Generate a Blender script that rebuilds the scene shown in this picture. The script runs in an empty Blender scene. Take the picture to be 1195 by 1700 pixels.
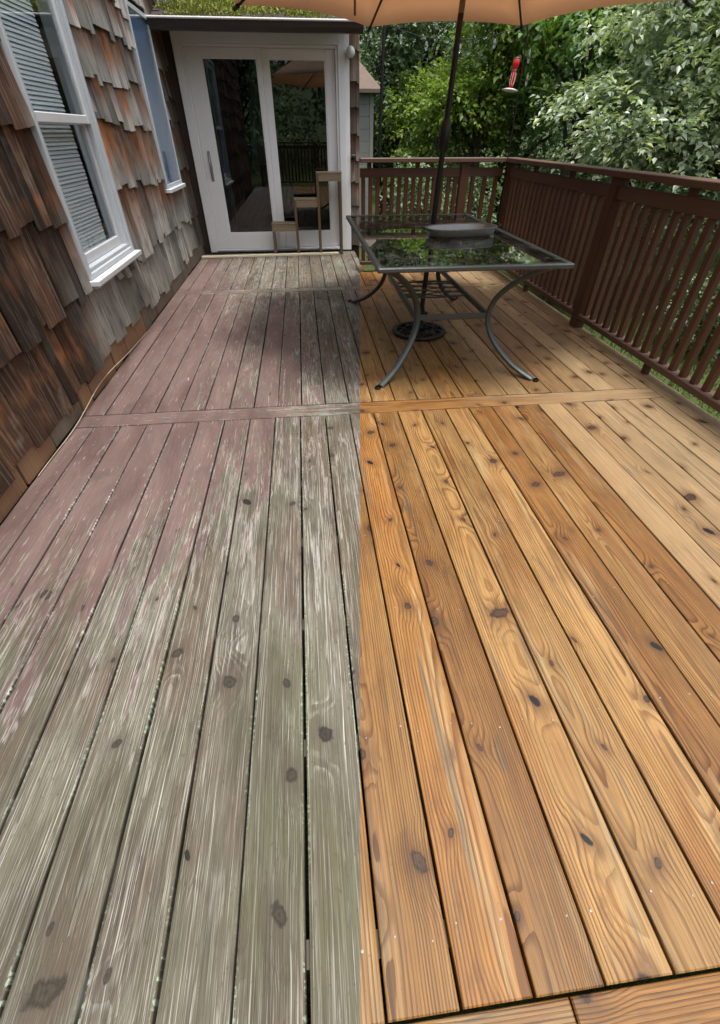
import bpy, bmesh, math, random
import numpy as np
from mathutils import Vector, Matrix
PI = math.pi
R_ = math.radians
random.seed(7)
rng = np.random.default_rng(11)
scene = bpy.context.scene
col = scene.collection

# ------------------------------------------------------------------ camera
FPX, IMG_W, IMG_H = 735.0, 1195.0, 1700.0
PITCH, PSI, CAM_H = R_(40.556), R_(6.224), 1.268
cam_data = bpy.data.cameras.new('camera')
cam = bpy.data.objects.new('camera', cam_data)
col.objects.link(cam)
cam_data.sensor_fit = 'VERTICAL'
cam_data.sensor_height = 36.0
cam_data.lens = FPX / IMG_H * 36.0
cam_data.clip_start = 0.02
cam_data.clip_end = 600.0
cam.location = (0, 0, CAM_H)
cam.rotation_euler = (PI / 2 - PITCH, 0, -PSI)
scene.camera = cam

# ------------------------------------------------------------------ sky, sun, exposure
SUN_EL, SUN_AZ = R_(79), R_(150)          # azimuth measured from +Y towards +X
world = bpy.data.worlds.new('World')
scene.world = world
world.use_nodes = True
wn = world.node_tree
bg = wn.nodes['Background']
sky = wn.nodes.new('ShaderNodeTexSky')
sky.sky_type = 'NISHITA'
sky.sun_disc = False
sky.sun_elevation = SUN_EL
sky.sun_rotation = SUN_AZ
sky.air_density = 1.0
sky.dust_density = 4.0
sky.ozone_density = 1.0
hs = wn.nodes.new('ShaderNodeHueSaturation')     # cloud-covered sky: greyer than clear air
hs.inputs['Saturation'].default_value = 0.32
wn.links.new(sky.outputs[0], hs.inputs['Color'])
wn.links.new(hs.outputs[0], bg.inputs['Color'])
bg.inputs['Strength'].default_value = 0.105
sun_d = bpy.data.lights.new('sun', 'SUN')
sun = bpy.data.objects.new('sun', sun_d)
col.objects.link(sun)
sun_d.energy = 1.5
sun_d.angle = R_(12)
sun_d.color = (1.0, 0.95, 0.86)
sd_ = Vector((math.sin(SUN_AZ) * math.cos(SUN_EL), math.cos(SUN_AZ) * math.cos(SUN_EL), math.sin(SUN_EL)))
sun.rotation_euler = sd_.to_track_quat('Z', 'Y').to_euler()
vs = scene.view_settings
vs.view_transform = 'Standard'
vs.look = 'None'
vs.gamma = 1.0
vs.use_curve_mapping = False
vs.exposure = 1.42
cy = scene.cycles
cy.max_bounces = 6; cy.diffuse_bounces = 3; cy.glossy_bounces = 3; cy.transmission_bounces = 4; cy.transparent_max_bounces = 10
cy.caustics_reflective = False; cy.caustics_refractive = False

# ------------------------------------------------------------------ node helpers
class V:
    """A socket with arithmetic."""
    def __init__(self, g, s): self.g, self.s = g, s
    def __add__(self, o): return self.g.m('ADD', self, o)
    __radd__ = __add__
    def __sub__(self, o): return self.g.m('SUBTRACT', self, o)
    def __rsub__(self, o): return self.g.m('SUBTRACT', o, self)
    def __mul__(self, o): return self.g.m('MULTIPLY', self, o)
    __rmul__ = __mul__
    def __truediv__(self, o): return self.g.m('DIVIDE', self, o)
    def __pow__(self, o): return self.g.m('POWER', self, o)
    def gt(self, o): return self.g.m('GREATER_THAN', self, o)
    def fr(self): return self.g.m('FRACT', self)
    def ab(self): return self.g.m('ABSOLUTE', self)
    def sq(self): return self.g.m('SQRT', self)
    def ex(self): return self.g.m('EXPONENT', self)
    def si(self): return self.g.m('SINE', self)
    def mn(self, o): return self.g.m('MINIMUM', self, o)
    def mx(self, o): return self.g.m('MAXIMUM', self, o)
    def cl(self): return self.g.m('ADD', self, 0.0, clamp=True)

class G:
    def __init__(self, name):
        self.mat = bpy.data.materials.new(name)
        self.mat.use_nodes = True
        self.t = self.mat.node_tree
        self.t.nodes.clear()
        self.out = self.t.nodes.new('ShaderNodeOutputMaterial')
    def n(self, kind): return self.t.nodes.new('ShaderNode' + kind)
    def put(self, sock, v):
        if isinstance(v, V): self.t.links.new(v.s, sock)
        elif isinstance(v, (tuple, list)):
            sock.default_value = tuple(v) + (1.0,) if len(v) == 3 and len(sock.default_value) == 4 else tuple(v)
        else: sock.default_value = v
    def m(self, op, a, b=None, c=None, clamp=False):
        nd = self.n('Math'); nd.operation = op; nd.use_clamp = clamp
        self.put(nd.inputs[0], a)
        if b is not None: self.put(nd.inputs[1], b)
        if c is not None: self.put(nd.inputs[2], c)
        return V(self, nd.outputs[0])
    def ss(self, lo, hi, x):
        nd = self.n('MapRange'); nd.interpolation_type = 'SMOOTHSTEP'
        self.put(nd.inputs['Value'], x); nd.inputs['From Min'].default_value = lo; nd.inputs['From Max'].default_value = hi
        return V(self, nd.outputs[0])
    def comb(self, x, y, z=0.0):
        nd = self.n('CombineXYZ')
        for i, v in enumerate((x, y, z)): self.put(nd.inputs[i], v)
        return V(self, nd.outputs[0])
    def sep(self, v):
        nd = self.n('SeparateXYZ'); self.put(nd.inputs[0], v)
        return [V(self, o) for o in nd.outputs]
    def obj(self): return V(self, self.n('TexCoord').outputs['Object'])
    def uv(self): return V(self, self.n('TexCoord').outputs['UV'])
    def pos(self): return V(self, self.n('NewGeometry').outputs['Position'])
    def island(self): return V(self, self.n('NewGeometry').outputs['Random Per Island'])
    def rand(self): return V(self, self.n('ObjectInfo').outputs['Random'])
    def noise(self, vec, scale=1.0, detail=2.0, rough=0.5, dist=0.0):
        nd = self.n('TexNoise')
        self.put(nd.inputs['Vector'], vec)
        nd.inputs['Scale'].default_value = scale; nd.inputs['Detail'].default_value = detail
        nd.inputs['Roughness'].default_value = rough; nd.inputs['Distortion'].default_value = dist
        return V(self, nd.outputs['Fac'])
    def vor(self, vec, rnd=0.72):
        nd = self.n('TexVoronoi'); nd.voronoi_dimensions = '2D'
        self.put(nd.inputs['Vector'], vec); nd.inputs['Scale'].default_value = 1.0; nd.inputs['Randomness'].default_value = rnd
        return V(self, nd.outputs['Color']), V(self, nd.outputs['Position']), V(self, nd.outputs['Distance'])
    def mix(self, f, a, b, blend='MIX'):
        nd = self.n('Mix'); nd.data_type = 'RGBA'; nd.blend_type = blend; nd.clamp_factor = True
        self.put(nd.inputs[0], f); self.put(nd.inputs[6], a); self.put(nd.inputs[7], b)
        return V(self, nd.outputs[2])
    def mul(self, c, f):      # colour times scalar
        return self.mix(1.0, c, self.comb(f, f, f), 'MULTIPLY')
    def bump(self, h, dist=0.002, strength=1.0):
        nd = self.n('Bump'); nd.inputs['Distance'].default_value = dist; nd.inputs['Strength'].default_value = strength
        self.put(nd.inputs['Height'], h)
        return V(self, nd.outputs[0])
    def pbr(self, color, rough=0.6, metal=0.0, spec=0.4, normal=None, **kw):
        nd = self.n('BsdfPrincipled')
        self.put(nd.inputs['Base Color'], color); self.put(nd.inputs['Roughness'], rough)
        self.put(nd.inputs['Metallic'], metal); self.put(nd.inputs['Specular IOR Level'], spec)
        if normal is not None: self.put(nd.inputs['Normal'], normal)
        for k, v in kw.items(): self.put(nd.inputs[k], v)
        return nd.outputs[0]
    def add(self, a, b):
        nd = self.n('AddShader'); self.t.links.new(a, nd.inputs[0]); self.t.links.new(b, nd.inputs[1]); return nd.outputs[0]
    def mixs(self, f, a, b):
        nd = self.n('MixShader'); self.put(nd.inputs[0], f)
        self.t.links.new(a, nd.inputs[1]); self.t.links.new(b, nd.inputs[2]); return nd.outputs[0]
    def done(self, sh):
        self.t.links.new(sh, self.out.inputs['Surface']); return self.mat

MAT = {}
def simple(name, color, rough=0.6, metal=0.0, spec=0.4, var=0.12, scale=6.0, bump=0.0, bscale=60.0):
    g = G(name)
    p = g.obj()
    f = g.noise(p, scale, 4.0, 0.6)
    c = g.mul(tuple(color), 1.0 - var + (f * (2 * var)))
    nrm = g.bump(g.noise(p, bscale, 3.0), bump) if bump else None
    r = g.noise(p, scale * 3.1, 3.0) * 0.2 + (rough - 0.1)
    MAT[name] = g.done(g.pbr(c, r, metal, spec, nrm))
    return MAT[name]

# ---- deck boards: one half scrubbed back to honey wood, the other still weathered paint
def deck_wood():
    g = G('deck_wood')
    x, y, z = g.sep(g.obj())
    wx, wy, wz = g.sep(g.pos())
    sd = g.rand()
    s2 = (sd * 91.71).fr(); s3 = (sd * 57.33).fr(); s4 = (sd * 33.17).fr(); s5 = (sd * 19.77).fr()
    o = sd * 173.0
    # knots
    kx = x / 0.15 + o * 3.0
    ky = y / 0.29 + o * 0.37
    kc, kp, kdist = g.vor(g.comb(kx, ky))
    cfade = 1.0 - g.ss(0.20, 0.42, kdist)
    kcx, kcy, kcz = g.sep(kc)
    kpx, kpy, _ = g.sep(kp)
    wob = g.noise(g.comb(x + o, y * 0.8, 0.0), 42.0, 4.0, 0.65)
    dx = (kx - kpx) * 0.15; dy = (ky - kpy) * 0.29
    tilt = (kcz - 0.5) * 1.6
    dxx = dx + dy * tilt * 0.6
    d = (dxx * dxx * (0.45 + kcz * 1.6) + dy * dy * (0.35 + kcy * 0.8)).sq() * (0.35 + wob * 1.3)
    ks = 0.0075 + kcy * kcy * 0.021
    has = kcx.gt(0.30) * cfade
    kd = d / ks
    knot = has * (1.0 - g.ss(0.70, 1.05, kd))
    halo = has * ((kd * kd) * -0.19).ex()
    kr = (dxx * dxx + dy * dy * 0.35) / (ks * ks)
    halo2 = has * (kr * -0.075).ex()
    # growth rings of a flat-sawn board
    lowy = g.noise(g.comb(o, y * 1.0, 3.0), 1.3, 1.0)
    lowy2 = g.noise(g.comb(o + 7.0, y * 1.0, 9.0), 0.6, 1.0)
    X2 = x + (lowy - 0.5) * 0.035 - (s2 - 0.5) * 0.13
    CZ = 0.008 + s3 * 0.05 + lowy2 * 0.062
    rad = (X2 * X2 + CZ * CZ).sq() + halo2 * 0.010 + g.noise(g.comb(x * 34.0 + o, y * 3.2, 0.0), 1.0, 2.0) * 0.0045
    ph = rad / (0.0036 + s4 * 0.0036)
    fr = ph.fr()
    late = g.ss(0.42, 0.90, fr) * (1.0 - g.ss(0.94, 1.0, fr))
    bandv = g.noise(g.comb(ph * 0.37, o, 0.0), 1.0, 2.0)          # some rings stronger than others
    fib = g.noise(g.comb(x * 520.0, y * 9.0, o), 1.0, 3.0, 0.65)
    fib2 = g.noise(g.comb(x * 170.0 + o, y * 2.6, 2.0), 1.0, 3.0, 0.6)
    fib = g.ss(0.24, 0.76, fib); fib2 = g.ss(0.28, 0.72, fib2)
    bandv = g.ss(0.25, 0.75, bandv)
    # ---------- cleaned wood
    pat = g.noise(g.comb(x * 9.0 + o, y * 1.5, 0.0), 1.0, 3.0, 0.55, 0.6)
    pat2 = g.noise(g.comb(x * 16.0 + o, y * 1.1, 8.0), 1.0, 3.0, 0.6, 0.4)
    pat3 = g.noise(g.comb(x * 30.0 + o, y * 2.0, 15.0), 1.0, 2.0, 0.6, 1.0)
    cbase = g.mix(g.ss(0.0, 1.0, s5) * 0.8, (0.345, 0.164, 0.043), (0.42, 0.250, 0.092))
    cbase = g.mix(g.ss(0.46, 0.70, pat) * 0.8, cbase, (0.29, 0.118, 0.028))
    cbase = g.mix(g.ss(0.53, 0.80, pat2) * 0.85, cbase, (0.53, 0.385, 0.195))
    cbase = g.mix(g.ss(0.60, 0.72, pat3) * g.ss(0.2, 0.5, s3) * 0.75, cbase, (0.17, 0.135, 0.088))
    cdark = g.mix(1.0, cbase, (0.36, 0.24, 0.14), 'MULTIPLY')
    cbase = g.mix(late * (0.40 + bandv * 0.6), cbase, cdark)
    cbase = g.mul(cbase, 0.52 + fib * 0.44 + fib2 * 0.46)
    strk = g.ss(0.60, 0.70, g.noise(g.comb(x * 130.0 + o, y * 2.4, 61.0), 1.0, 3.0, 0.6))
    cbase = g.mix(strk * 0.75, cbase, (0.11, 0.062, 0.024))
    blo = g.ss(0.54, 0.74, g.noise(g.comb(x * 10.0 + o, y * 4.5, 66.0), 1.0, 5.0, 0.7))
    cbase = g.mix(blo * 0.65, cbase, (0.14, 0.062, 0.022))
    cbase = g.mix(g.ss(0.9, 2.0, wx + (s2 - 0.5) * 0.6) * 0.5, cbase, g.mul((0.50, 0.40, 0.25), 0.72 + fib2 * 0.4))   # sunlight past the umbrella's shade, painted in paler towards the open side
    cbase = g.mix(halo * 0.75, cbase, (0.125, 0.052, 0.018))
    # blue-grey flecks trailing the grain away from the knots
    flk = g.ss(0.66, 0.72, g.noise(g.comb(x * 60.0 + o, y * 5.0, 21.0), 1.0, 1.0)) * g.ss(0.5, 0.62, pat2)
    cbase = g.mix(flk * 0.6, cbase, (0.11, 0.09, 0.075))
    val = 0.72 + s2 * 0.32 + (g.noise(g.comb(x * 3.0 + o, y * 0.9, 40.0), 1.0, 3.0, 0.6) - 0.5) * 0.55 + (g.noise(g.comb(x * 14.0 + o, y * 5.0, 44.0), 1.0, 4.0, 0.65) - 0.5) * 0.45
    cbase = g.mul(cbase, val * 0.74)
    krg = ((kd * 9.0 + wob * 10.0).si() * 0.40 + 0.42) * (0.3 + fib * 0.7)
    kcol = g.mix(krg, (0.028, 0.015, 0.009), (0.085, 0.045, 0.021))
    kcol = g.mix(g.ss(0.86, 0.9, kcz), kcol, (0.004, 0.003, 0.003))
    clean = g.mix(knot, cbase, kcol)
    spk = g.ss(0.73, 0.77, g.noise(g.comb(x + o, y, 0.0), 150.0, 1.0))
    clean = g.mix(spk * 0.55, clean, (0.07, 0.04, 0.025))
    # ---------- weathered half
    wn1 = g.noise(g.comb(wx * 5.0, wy * 1.3, o * 0.2), 1.0, 4.0, 0.6, 0.5)
    wn2 = g.noise(g.comb(wx * 13.0, wy * 3.0, o), 1.0, 4.0, 0.62, 0.8)
    wn3 = g.noise(g.comb(x * 30.0 + o, y * 3.0, 4.0), 1.0, 3.0, 0.6)
    bare = g.mix(g.ss(0.3, 0.7, wn1), (0.066, 0.058, 0.040), (0.138, 0.128, 0.100))
    bare = g.mix(g.ss(0.44, 0.62, g.noise(g.comb(wx * 4.0 + o, wy * 1.1, 91.0), 1.0, 4.0, 0.65)) * 0.8, bare, (0.098, 0.068, 0.047))
    bare = g.mix(g.ss(0.50, 0.66, wn2) * 0.85, bare, (0.062, 0.048, 0.036))
    bare = g.mul(bare, 0.50 + fib * 0.55 + fib2 * 0.50)
    bare = g.mix(g.ss(0.56, 0.72, g.noise(g.comb(wx * 7.0, wy * 4.0, 81.0), 1.0, 5.0, 0.7)) * 0.7, bare, (0.058, 0.046, 0.034))
    flow = X2 * 0.9 + CZ * 0.30 + halo2 * 0.003
    gl1 = g.noise(g.comb(flow * 400.0, y * 1.8, o), 1.0, 3.0, 0.62)
    gl2 = g.noise(g.comb(flow * 110.0 + 9.0, y * 1.2, o + 4.0), 1.0, 3.0, 0.6)
    palel = g.ss(0.53, 0.66, gl1) * g.ss(0.34, 0.64, gl2 + (fib - 0.5) * 0.45)
    palel = palel.mx(late * bandv * g.ss(0.25, 0.75, fib) * g.ss(0.38, 0.54, wn2) * (1.0 - halo2 * 0.6) * 0.9)
    darkl = g.ss(0.54, 0.68, 1.0 - gl1)
    bare = g.mix(palel * (0.45 + g.ss(0.35, 0.6, wn1) * 0.5), bare, (0.44, 0.435, 0.39))
    bare = g.mix(darkl * 0.6, bare, (0.030, 0.025, 0.017))
    alg = g.ss(0.47, 0.70, g.noise(g.comb(wx * 4.0, wy * 1.6, 31.0), 1.0, 4.0, 0.6) - g.ss(0.3, 2.3, wy) * 0.2 + g.ss(-1.0, 0.1, wx) * 0.05)
    bare = g.mix(alg * (0.15 + fib2 * 0.35), bare, (0.078, 0.090, 0.034))
    white = g.ss(0.60, 0.72, g.noise(g.comb(x * 150.0 + o, y * 4.0, 11.0), 1.0, 4.0, 0.7, 0.4)) * g.ss(0.44, 0.6, wn1)
    bare = g.mix(white * (0.20 + fib * 0.65), bare, (0.54, 0.54, 0.51))
    speck = g.ss(0.60, 0.70, g.noise(g.comb(x + o, y * 0.45, 3.0), 110.0, 3.0, 0.6))
    bare = g.mix(speck * 0.55, bare, (0.055, 0.046, 0.034))
    bare = g.mix(halo * 0.6, bare, (0.07, 0.055, 0.042))
    wk = g.mix(krg, (0.022, 0.018, 0.013), (0.060, 0.048, 0.036))
    wk = g.mix(g.ss(0.80, 0.86, kcz), wk, (0.004, 0.003, 0.003))
    bare = g.mix(knot * 0.9, bare, wk)
    # remaining red-brown paint: most of it by the house, less under the traffic
    ycl = (wy - 1.35).mn(0.55).mx(-1.2)
    bias = (0.0 - wx) * 0.60 - 0.36 + ycl * 0.50 - g.ss(3.6, 6.0, wy) * 0.42
    pm = bias + 0.02 + (wn2 - 0.5) * 1.1 + (wn3 - 0.5) * 1.5 + (fib2 - 0.5) * 0.22 + (s2 - 0.5) * 0.30 - palel * 0.14
    paint = g.ss(0.0, 0.05, pm)
    edge = g.ss(-0.06, 0.0, pm) * (1.0 - g.ss(0.03, 0.12, pm))
    pcol = g.mix(g.ss(0.3, 0.7, wn1), (0.092, 0.056, 0.049), (0.150, 0.101, 0.091))
    pcol = g.mix(g.ss(0.5, 0.75, wn2) * 0.6, pcol, (0.105, 0.090, 0.082))
    pcol = g.mix(g.ss(0.62, 0.75, g.noise(g.comb(wx * 3.0, wy * 2.0, 51.0), 1.0, 3.0)) * 0.5, pcol, (0.185, 0.098, 0.082))
    pcol = g.mul(pcol, 0.76 + fib2 * 0.30 + fib * 0.18)
    pcol = g.mix(g.ss(0.55, 0.7, g.noise(g.comb(wx * 6.0, wy * 6.0, 87.0), 1.0, 5.0, 0.7)) * 0.45, pcol, (0.075, 0.058, 0.052))
    chip = g.ss(0.58, 0.66, g.noise(g.comb(x * 70.0 + o, y * 9.0, 5.0), 1.0, 3.0, 0.6)) * palel
    pcol = g.mix(chip * 0.8, pcol, (0.62, 0.60, 0.57))
    wea = g.mix(paint, bare, pcol)
    wea = g.mix(edge * g.ss(0.44, 0.64, wn3) * (0.05 + fib * 0.6), wea, (0.50, 0.49, 0.46))
    # lichen and old white filler along the board edges
    eg = g.ss(0.0615, 0.0672, x.ab())
    ln = g.ss(0.50, 0.62, g.noise(g.comb(x * 1.0 + o, y, 0.0), 95.0, 3.0, 0.6)) * g.ss(0.47, 0.62, g.noise(g.comb(o, y, 2.0), 3.1, 3.0))
    lcol = g.mix(g.ss(-1.0, -0.55, wx), (0.62, 0.61, 0.56), (0.33, 0.43, 0.30))
    wea = g.mix(eg * ln * 0.75, wea, lcol)
    # ---------- the scrubbed line runs straight up the deck
    sx = wx * math.cos(PSI) - wy * math.sin(PSI) + (g.noise(g.comb(wx, wy, 0.0), 40.0, 2.0) - 0.5) * 0.012
    cm = g.ss(-0.004, 0.004, sx)
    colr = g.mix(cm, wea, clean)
    hgt = late * 0.55
    rough = 0.74 - cm * 0.22 + fib2 * 0.12
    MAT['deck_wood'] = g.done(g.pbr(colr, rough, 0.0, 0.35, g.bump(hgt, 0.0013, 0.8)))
deck_wood()

def shingle_mat():
    g = G('cedar_shingle')
    u, v, _ = g.sep(g.uv())                 # metres across, metres up from the butt edge
    wx, wy, wz = g.sep(g.pos())
    s = (g.rand() * 7.13 + g.island() * 5.7).fr()
    s2 = (s * 41.3).fr(); s3 = (s * 17.9).fr()
    o = s * 91.0
    st = g.noise(g.comb(u * 62.0 + o, v * 2.2, 0.0), 1.0, 4.0, 0.65)
    st2 = g.noise(g.comb(u * 210.0 + o, v * 4.0, 5.0), 1.0, 3.0, 0.6)
    blot = g.noise(g.comb(u * 9.0 + o, v * 5.0, 7.0), 1.0, 3.0, 0.6, 0.5)
    big = g.noise(g.comb(wy * 1.1, wz * 1.3, 2.0), 1.0, 3.0, 0.55)
    st = g.ss(0.27, 0.73, st); st2 = g.ss(0.27, 0.73, st2)
    gray = g.mix(s2, (0.25, 0.240, 0.222), (0.50, 0.49, 0.47))
    gray = g.mix(g.ss(0.45, 0.7, blot) * 0.6, gray, (0.13, 0.105, 0.085))
    gray = g.mix(g.ss(0.75, 0.1, wz) * 0.35, gray, (0.24, 0.25, 0.19))
    rust = g.mix(s3, (0.19, 0.064, 0.020), (0.35, 0.135, 0.042))
    rust = g.mix(g.ss(0.5, 0.72, blot) * 0.8, rust, (0.085, 0.040, 0.022))
    umb = g.mix(s3, (0.024, 0.016, 0.012), (0.085, 0.043, 0.025))
    umb = g.mix(g.ss(0.48, 0.72, blot) * 0.7, umb, (0.15, 0.070, 0.034))
    umb = g.mix(g.ss(0.6, 0.75, st) * 0.35, umb, (0.20, 0.16, 0.125))
    # butts go grey with rain splash, the upper part keeps its colour; boards by the near corner stay dark
    hi = g.ss(0.04, 0.19, v + (st - 0.5) * 0.16 + (s2 - 0.5) * 0.13)
    up = g.ss(0.50, 0.95, wz + (big - 0.5) * 0.5)
    c = g.mix(hi * up * (0.45 + s3 * 0.55), gray, rust)
    near = 1.0 - g.ss(2.75, 3.35, wy + (big - 0.5) * 0.5 + (s2 - 0.5) * 0.2 - (wz - 0.5).mx(0.0) * 0.45)
    umb = g.mix(g.ss(0.54, 0.66, g.noise(g.comb(wy * 2.6 + s * 1.5, wz * 2.2, 33.0), 1.0, 3.0, 0.6)) * (0.35 + s3 * 0.6), umb, (0.27, 0.105, 0.038))
    umb = g.mix(g.ss(0.56, 0.70, g.noise(g.comb(wy * 3.1, wz * 3.0 + s * 2.0, 47.0), 1.0, 4.0, 0.65)) * 0.55, umb, (0.21, 0.175, 0.14))
    c = g.mix(near, c, umb)
    eave_shade = g.ss(6.60, 6.85, wy + (s2 - 0.5) * 0.12)  # shade under the wing's eave, painted into the shingle colour
    c = g.mix(eave_shade * 0.75, c, umb)
    stain = g.ss(0.56, 0.70, g.noise(g.comb(wy * 3.0, wz * 1.6, 12.0 + s * 3.0), 1.0, 3.0, 0.6))
    c = g.mix(stain * (0.30 + near * 0.45), c, (0.022, 0.015, 0.012))
    c = g.mix(g.ss(0.93, 0.99, st2) * 0.5, c, (0.02, 0.014, 0.010))
    c = g.mul(c, (0.52 + st * 0.55 + st2 * 0.22) * (0.48 + (s * 29.3).fr() * 1.0))
    h = st * 0.7 + st2 * 0.5
    MAT['cedar_shingle'] = g.done(g.pbr(c, 0.82, 0.0, 0.25, g.bump(h, 0.004, 0.9)))
shingle_mat()

def leaf_mat(name, c1, c2, c3, gloss=0.45, trans=0.35):
    g = G(name)
    r = g.island()
    r2 = (r * 37.7).fr()
    c = g.mix(r, c1, c2)
    c = g.mix(g.ss(0.8, 0.95, r2), c, c3)
    wx = g.noise(g.pos(), 1.1, 2.0)
    c = g.mul(c, 0.6 + wx * 0.8)
    p = g.pbr(c, gloss, 0.0, 0.5)
    td = g.n('BsdfTranslucent')
    g.put(td.inputs[0], g.mix(1.0, c, (1.0, 1.15, 0.45), 'MULTIPLY'))
    MAT[name] = g.done(g.mixs(trans, p, td.outputs[0]))
leaf_mat('leaf_dogwood', (0.23, 0.30, 0.20), (0.42, 0.48, 0.37), (0.50, 0.54, 0.30), 0.27, 0.32)
leaf_mat('leaf_maple', (0.095, 0.20, 0.065), (0.17, 0.285, 0.095), (0.25, 0.34, 0.10), 0.5, 0.4)
leaf_mat('leaf_dark', (0.066, 0.118, 0.058), (0.130, 0.195, 0.100), (0.20, 0.265, 0.13), 0.5, 0.25)
leaf_mat('leaf_lime', (0.15, 0.23, 0.040), (0.23, 0.32, 0.065), (0.30, 0.36, 0.09), 0.5, 0.45)
leaf_mat('leaf_shrub', (0.10, 0.165, 0.085), (0.17, 0.235, 0.125), (0.22, 0.29, 0.15), 0.45, 0.3)
leaf_mat('grass_blade', (0.055, 0.115, 0.022), (0.105, 0.17, 0.040), (0.17, 0.18, 0.07), 0.6, 0.35)
leaf_mat('moss', (0.10, 0.125, 0.016), (0.21, 0.225, 0.030), (0.33, 0.32, 0.06), 0.8, 0.2)

def bark_mat():
    g = G('bark')
    x, y, z = g.sep(g.obj())
    f = g.noise(g.comb(x * 14.0, y * 14.0, z * 2.2), 1.0, 4.0, 0.65)
    c = g.mix(f, (0.018, 0.014, 0.011), (0.085, 0.07, 0.055))
    MAT['bark'] = g.done(g.pbr(c, 0.9, 0, 0.2, g.bump(f, 0.02)))
bark_mat()

def stain_wood(name, a, b, length_axis=2):
    """Stained timber with grain along its own long axis."""
    g = G(name)
    p = g.sep(g.obj())
    s = g.rand()
    al = p[length_axis]
    ac = [p[i] for i in range(3) if i != length_axis]
    st = g.noise(g.comb(ac[0] * 70.0 + s * 50.0, ac[1] * 70.0, al * 2.0), 1.0, 4.0, 0.6)
    bl = g.noise(g.comb(ac[0] * 4.0 + s * 50.0, ac[1] * 4.0, al * 1.7), 1.0, 3.0, 0.6)
    c = g.mix(bl * 0.7 + s * 0.3, a, b)
    c = g.mul(c, 0.62 + st * 0.76)
    MAT[name] = g.done(g.pbr(c, 0.55 + 0.0, 0, 0.4, g.bump(st, 0.0015, 0.8)))
stain_wood('rail_upright', (0.048, 0.020, 0.011), (0.115, 0.050, 0.027), 2)
stain_wood('rail_lengthwise', (0.056, 0.028, 0.018), (0.130, 0.077, 0.054), 1)
stain_wood('stand_wood', (0.17, 0.125, 0.080), (0.30, 0.235, 0.16), 0)
stain_wood('stand_leg', (0.085, 0.058, 0.036), (0.16, 0.115, 0.072), 2)
stain_wood('pale_pine', (0.60, 0.54, 0.38), (0.72, 0.66, 0.48), 0)
stain_wood('starter_cedar', (0.21, 0.115, 0.062), (0.34, 0.20, 0.115), 2)
stain_wood('starter_grey', (0.13, 0.105, 0.078), (0.24, 0.20, 0.155), 2)
stain_wood('joist_wood', (0.05, 0.038, 0.028), (0.09, 0.07, 0.05), 1)

simple('white_vinyl', (0.86, 0.87, 0.88), 0.38, 0, 0.5, 0.05, 3.0)
simple('window_frame_grey', (0.46, 0.50, 0.54), 0.40, 0, 0.5, 0.10, 7.0)
simple('sill_white', (0.60, 0.62, 0.65), 0.45, 0, 0.4, 0.10, 9.0)
simple('blind_white', (0.84, 0.87, 0.90), 0.5, 0, 0.4, 0.05, 3.0)
simple('blue_screen', (0.19, 0.31, 0.54), 0.5, 0, 0.4, 0.30, 1.9)
simple('gutter_brown', (0.035, 0.028, 0.025), 0.4, 0.2, 0.5, 0.2, 5.0)
simple('gutter_lip', (0.55, 0.53, 0.52), 0.45, 0.0, 0.5, 0.25, 9.0)
simple('roof_asphalt', (0.050, 0.042, 0.036), 0.9, 0, 0.2, 0.4, 25.0, 0.004, 200.0)
simple('fascia_grey', (0.30, 0.285, 0.27), 0.6, 0, 0.3, 0.12, 4.0)
simple('sheathing', (0.055, 0.042, 0.034), 0.9, 0, 0.2, 0.3, 8.0)
simple('interior_dark', (0.035, 0.036, 0.04), 0.8, 0, 0.3, 0.3, 2.0)
simple('interior_floor', (0.08, 0.06, 0.05), 0.5, 0, 0.4, 0.2, 3.0)
simple('curtain_white', (0.55, 0.58, 0.60), 0.8, 0, 0.2, 0.06, 3.0)
simple('curtain_blue', (0.05, 0.12, 0.24), 0.8, 0, 0.2, 0.2, 3.0)
simple('furniture_dark', (0.06, 0.035, 0.025), 0.5, 0, 0.4, 0.2, 3.0)
simple('brushed_metal', (0.36, 0.36, 0.37), 0.35, 0.9, 0.5, 0.1, 9.0)
simple('table_frame', (0.070, 0.083, 0.081), 0.42, 0.25, 0.5, 0.12, 6.0)
simple('pole_bronze', (0.022, 0.019, 0.018), 0.35, 0.4, 0.5, 0.15, 5.0)
simple('pole_wood_collar', (0.17, 0.115, 0.085), 0.4, 0.2, 0.5, 0.15, 5.0)
simple('cast_iron', (0.016, 0.016, 0.017), 0.42, 0.5, 0.5, 0.2, 20.0, 0.002, 90.0)
simple('black_wire', (0.015, 0.015, 0.016), 0.4, 0.4, 0.5, 0.1)
simple('screw_steel', (0.26, 0.24, 0.22), 0.55, 0.5, 0.5, 0.15, 90.0)
simple('cable_tan', (0.42, 0.34, 0.26), 0.6, 0, 0.3, 0.1)
simple('soil', (0.045, 0.035, 0.024), 0.95, 0, 0.1, 0.4, 4.0, 0.02, 12.0)
simple('shed_siding', (0.24, 0.25, 0.24), 0.7, 0, 0.3, 0.1, 4.0)
simple('shed_roof', (0.15, 0.115, 0.095), 0.85, 0, 0.2, 0.25, 9.0)
simple('feeder_plastic', (0.62, 0.62, 0.60), 0.3, 0, 0.5, 0.05)
simple('lamp_white', (0.70, 0.70, 0.68), 0.25, 0, 0.5, 0.04)
simple('foil_grey', (0.34, 0.34, 0.34), 0.3, 0.8, 0.5, 0.2)

def zinc():
    g = G('galvanised')
    p = g.obj()
    f = g.noise(p, 26.0, 3.0, 0.7, 1.5)
    c = g.mix(f, (0.17, 0.185, 0.19), (0.34, 0.365, 0.37))
    MAT['galvanised'] = g.done(g.pbr(c, f * 0.2 + 0.30, 0.75, 0.5))
zinc()

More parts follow.
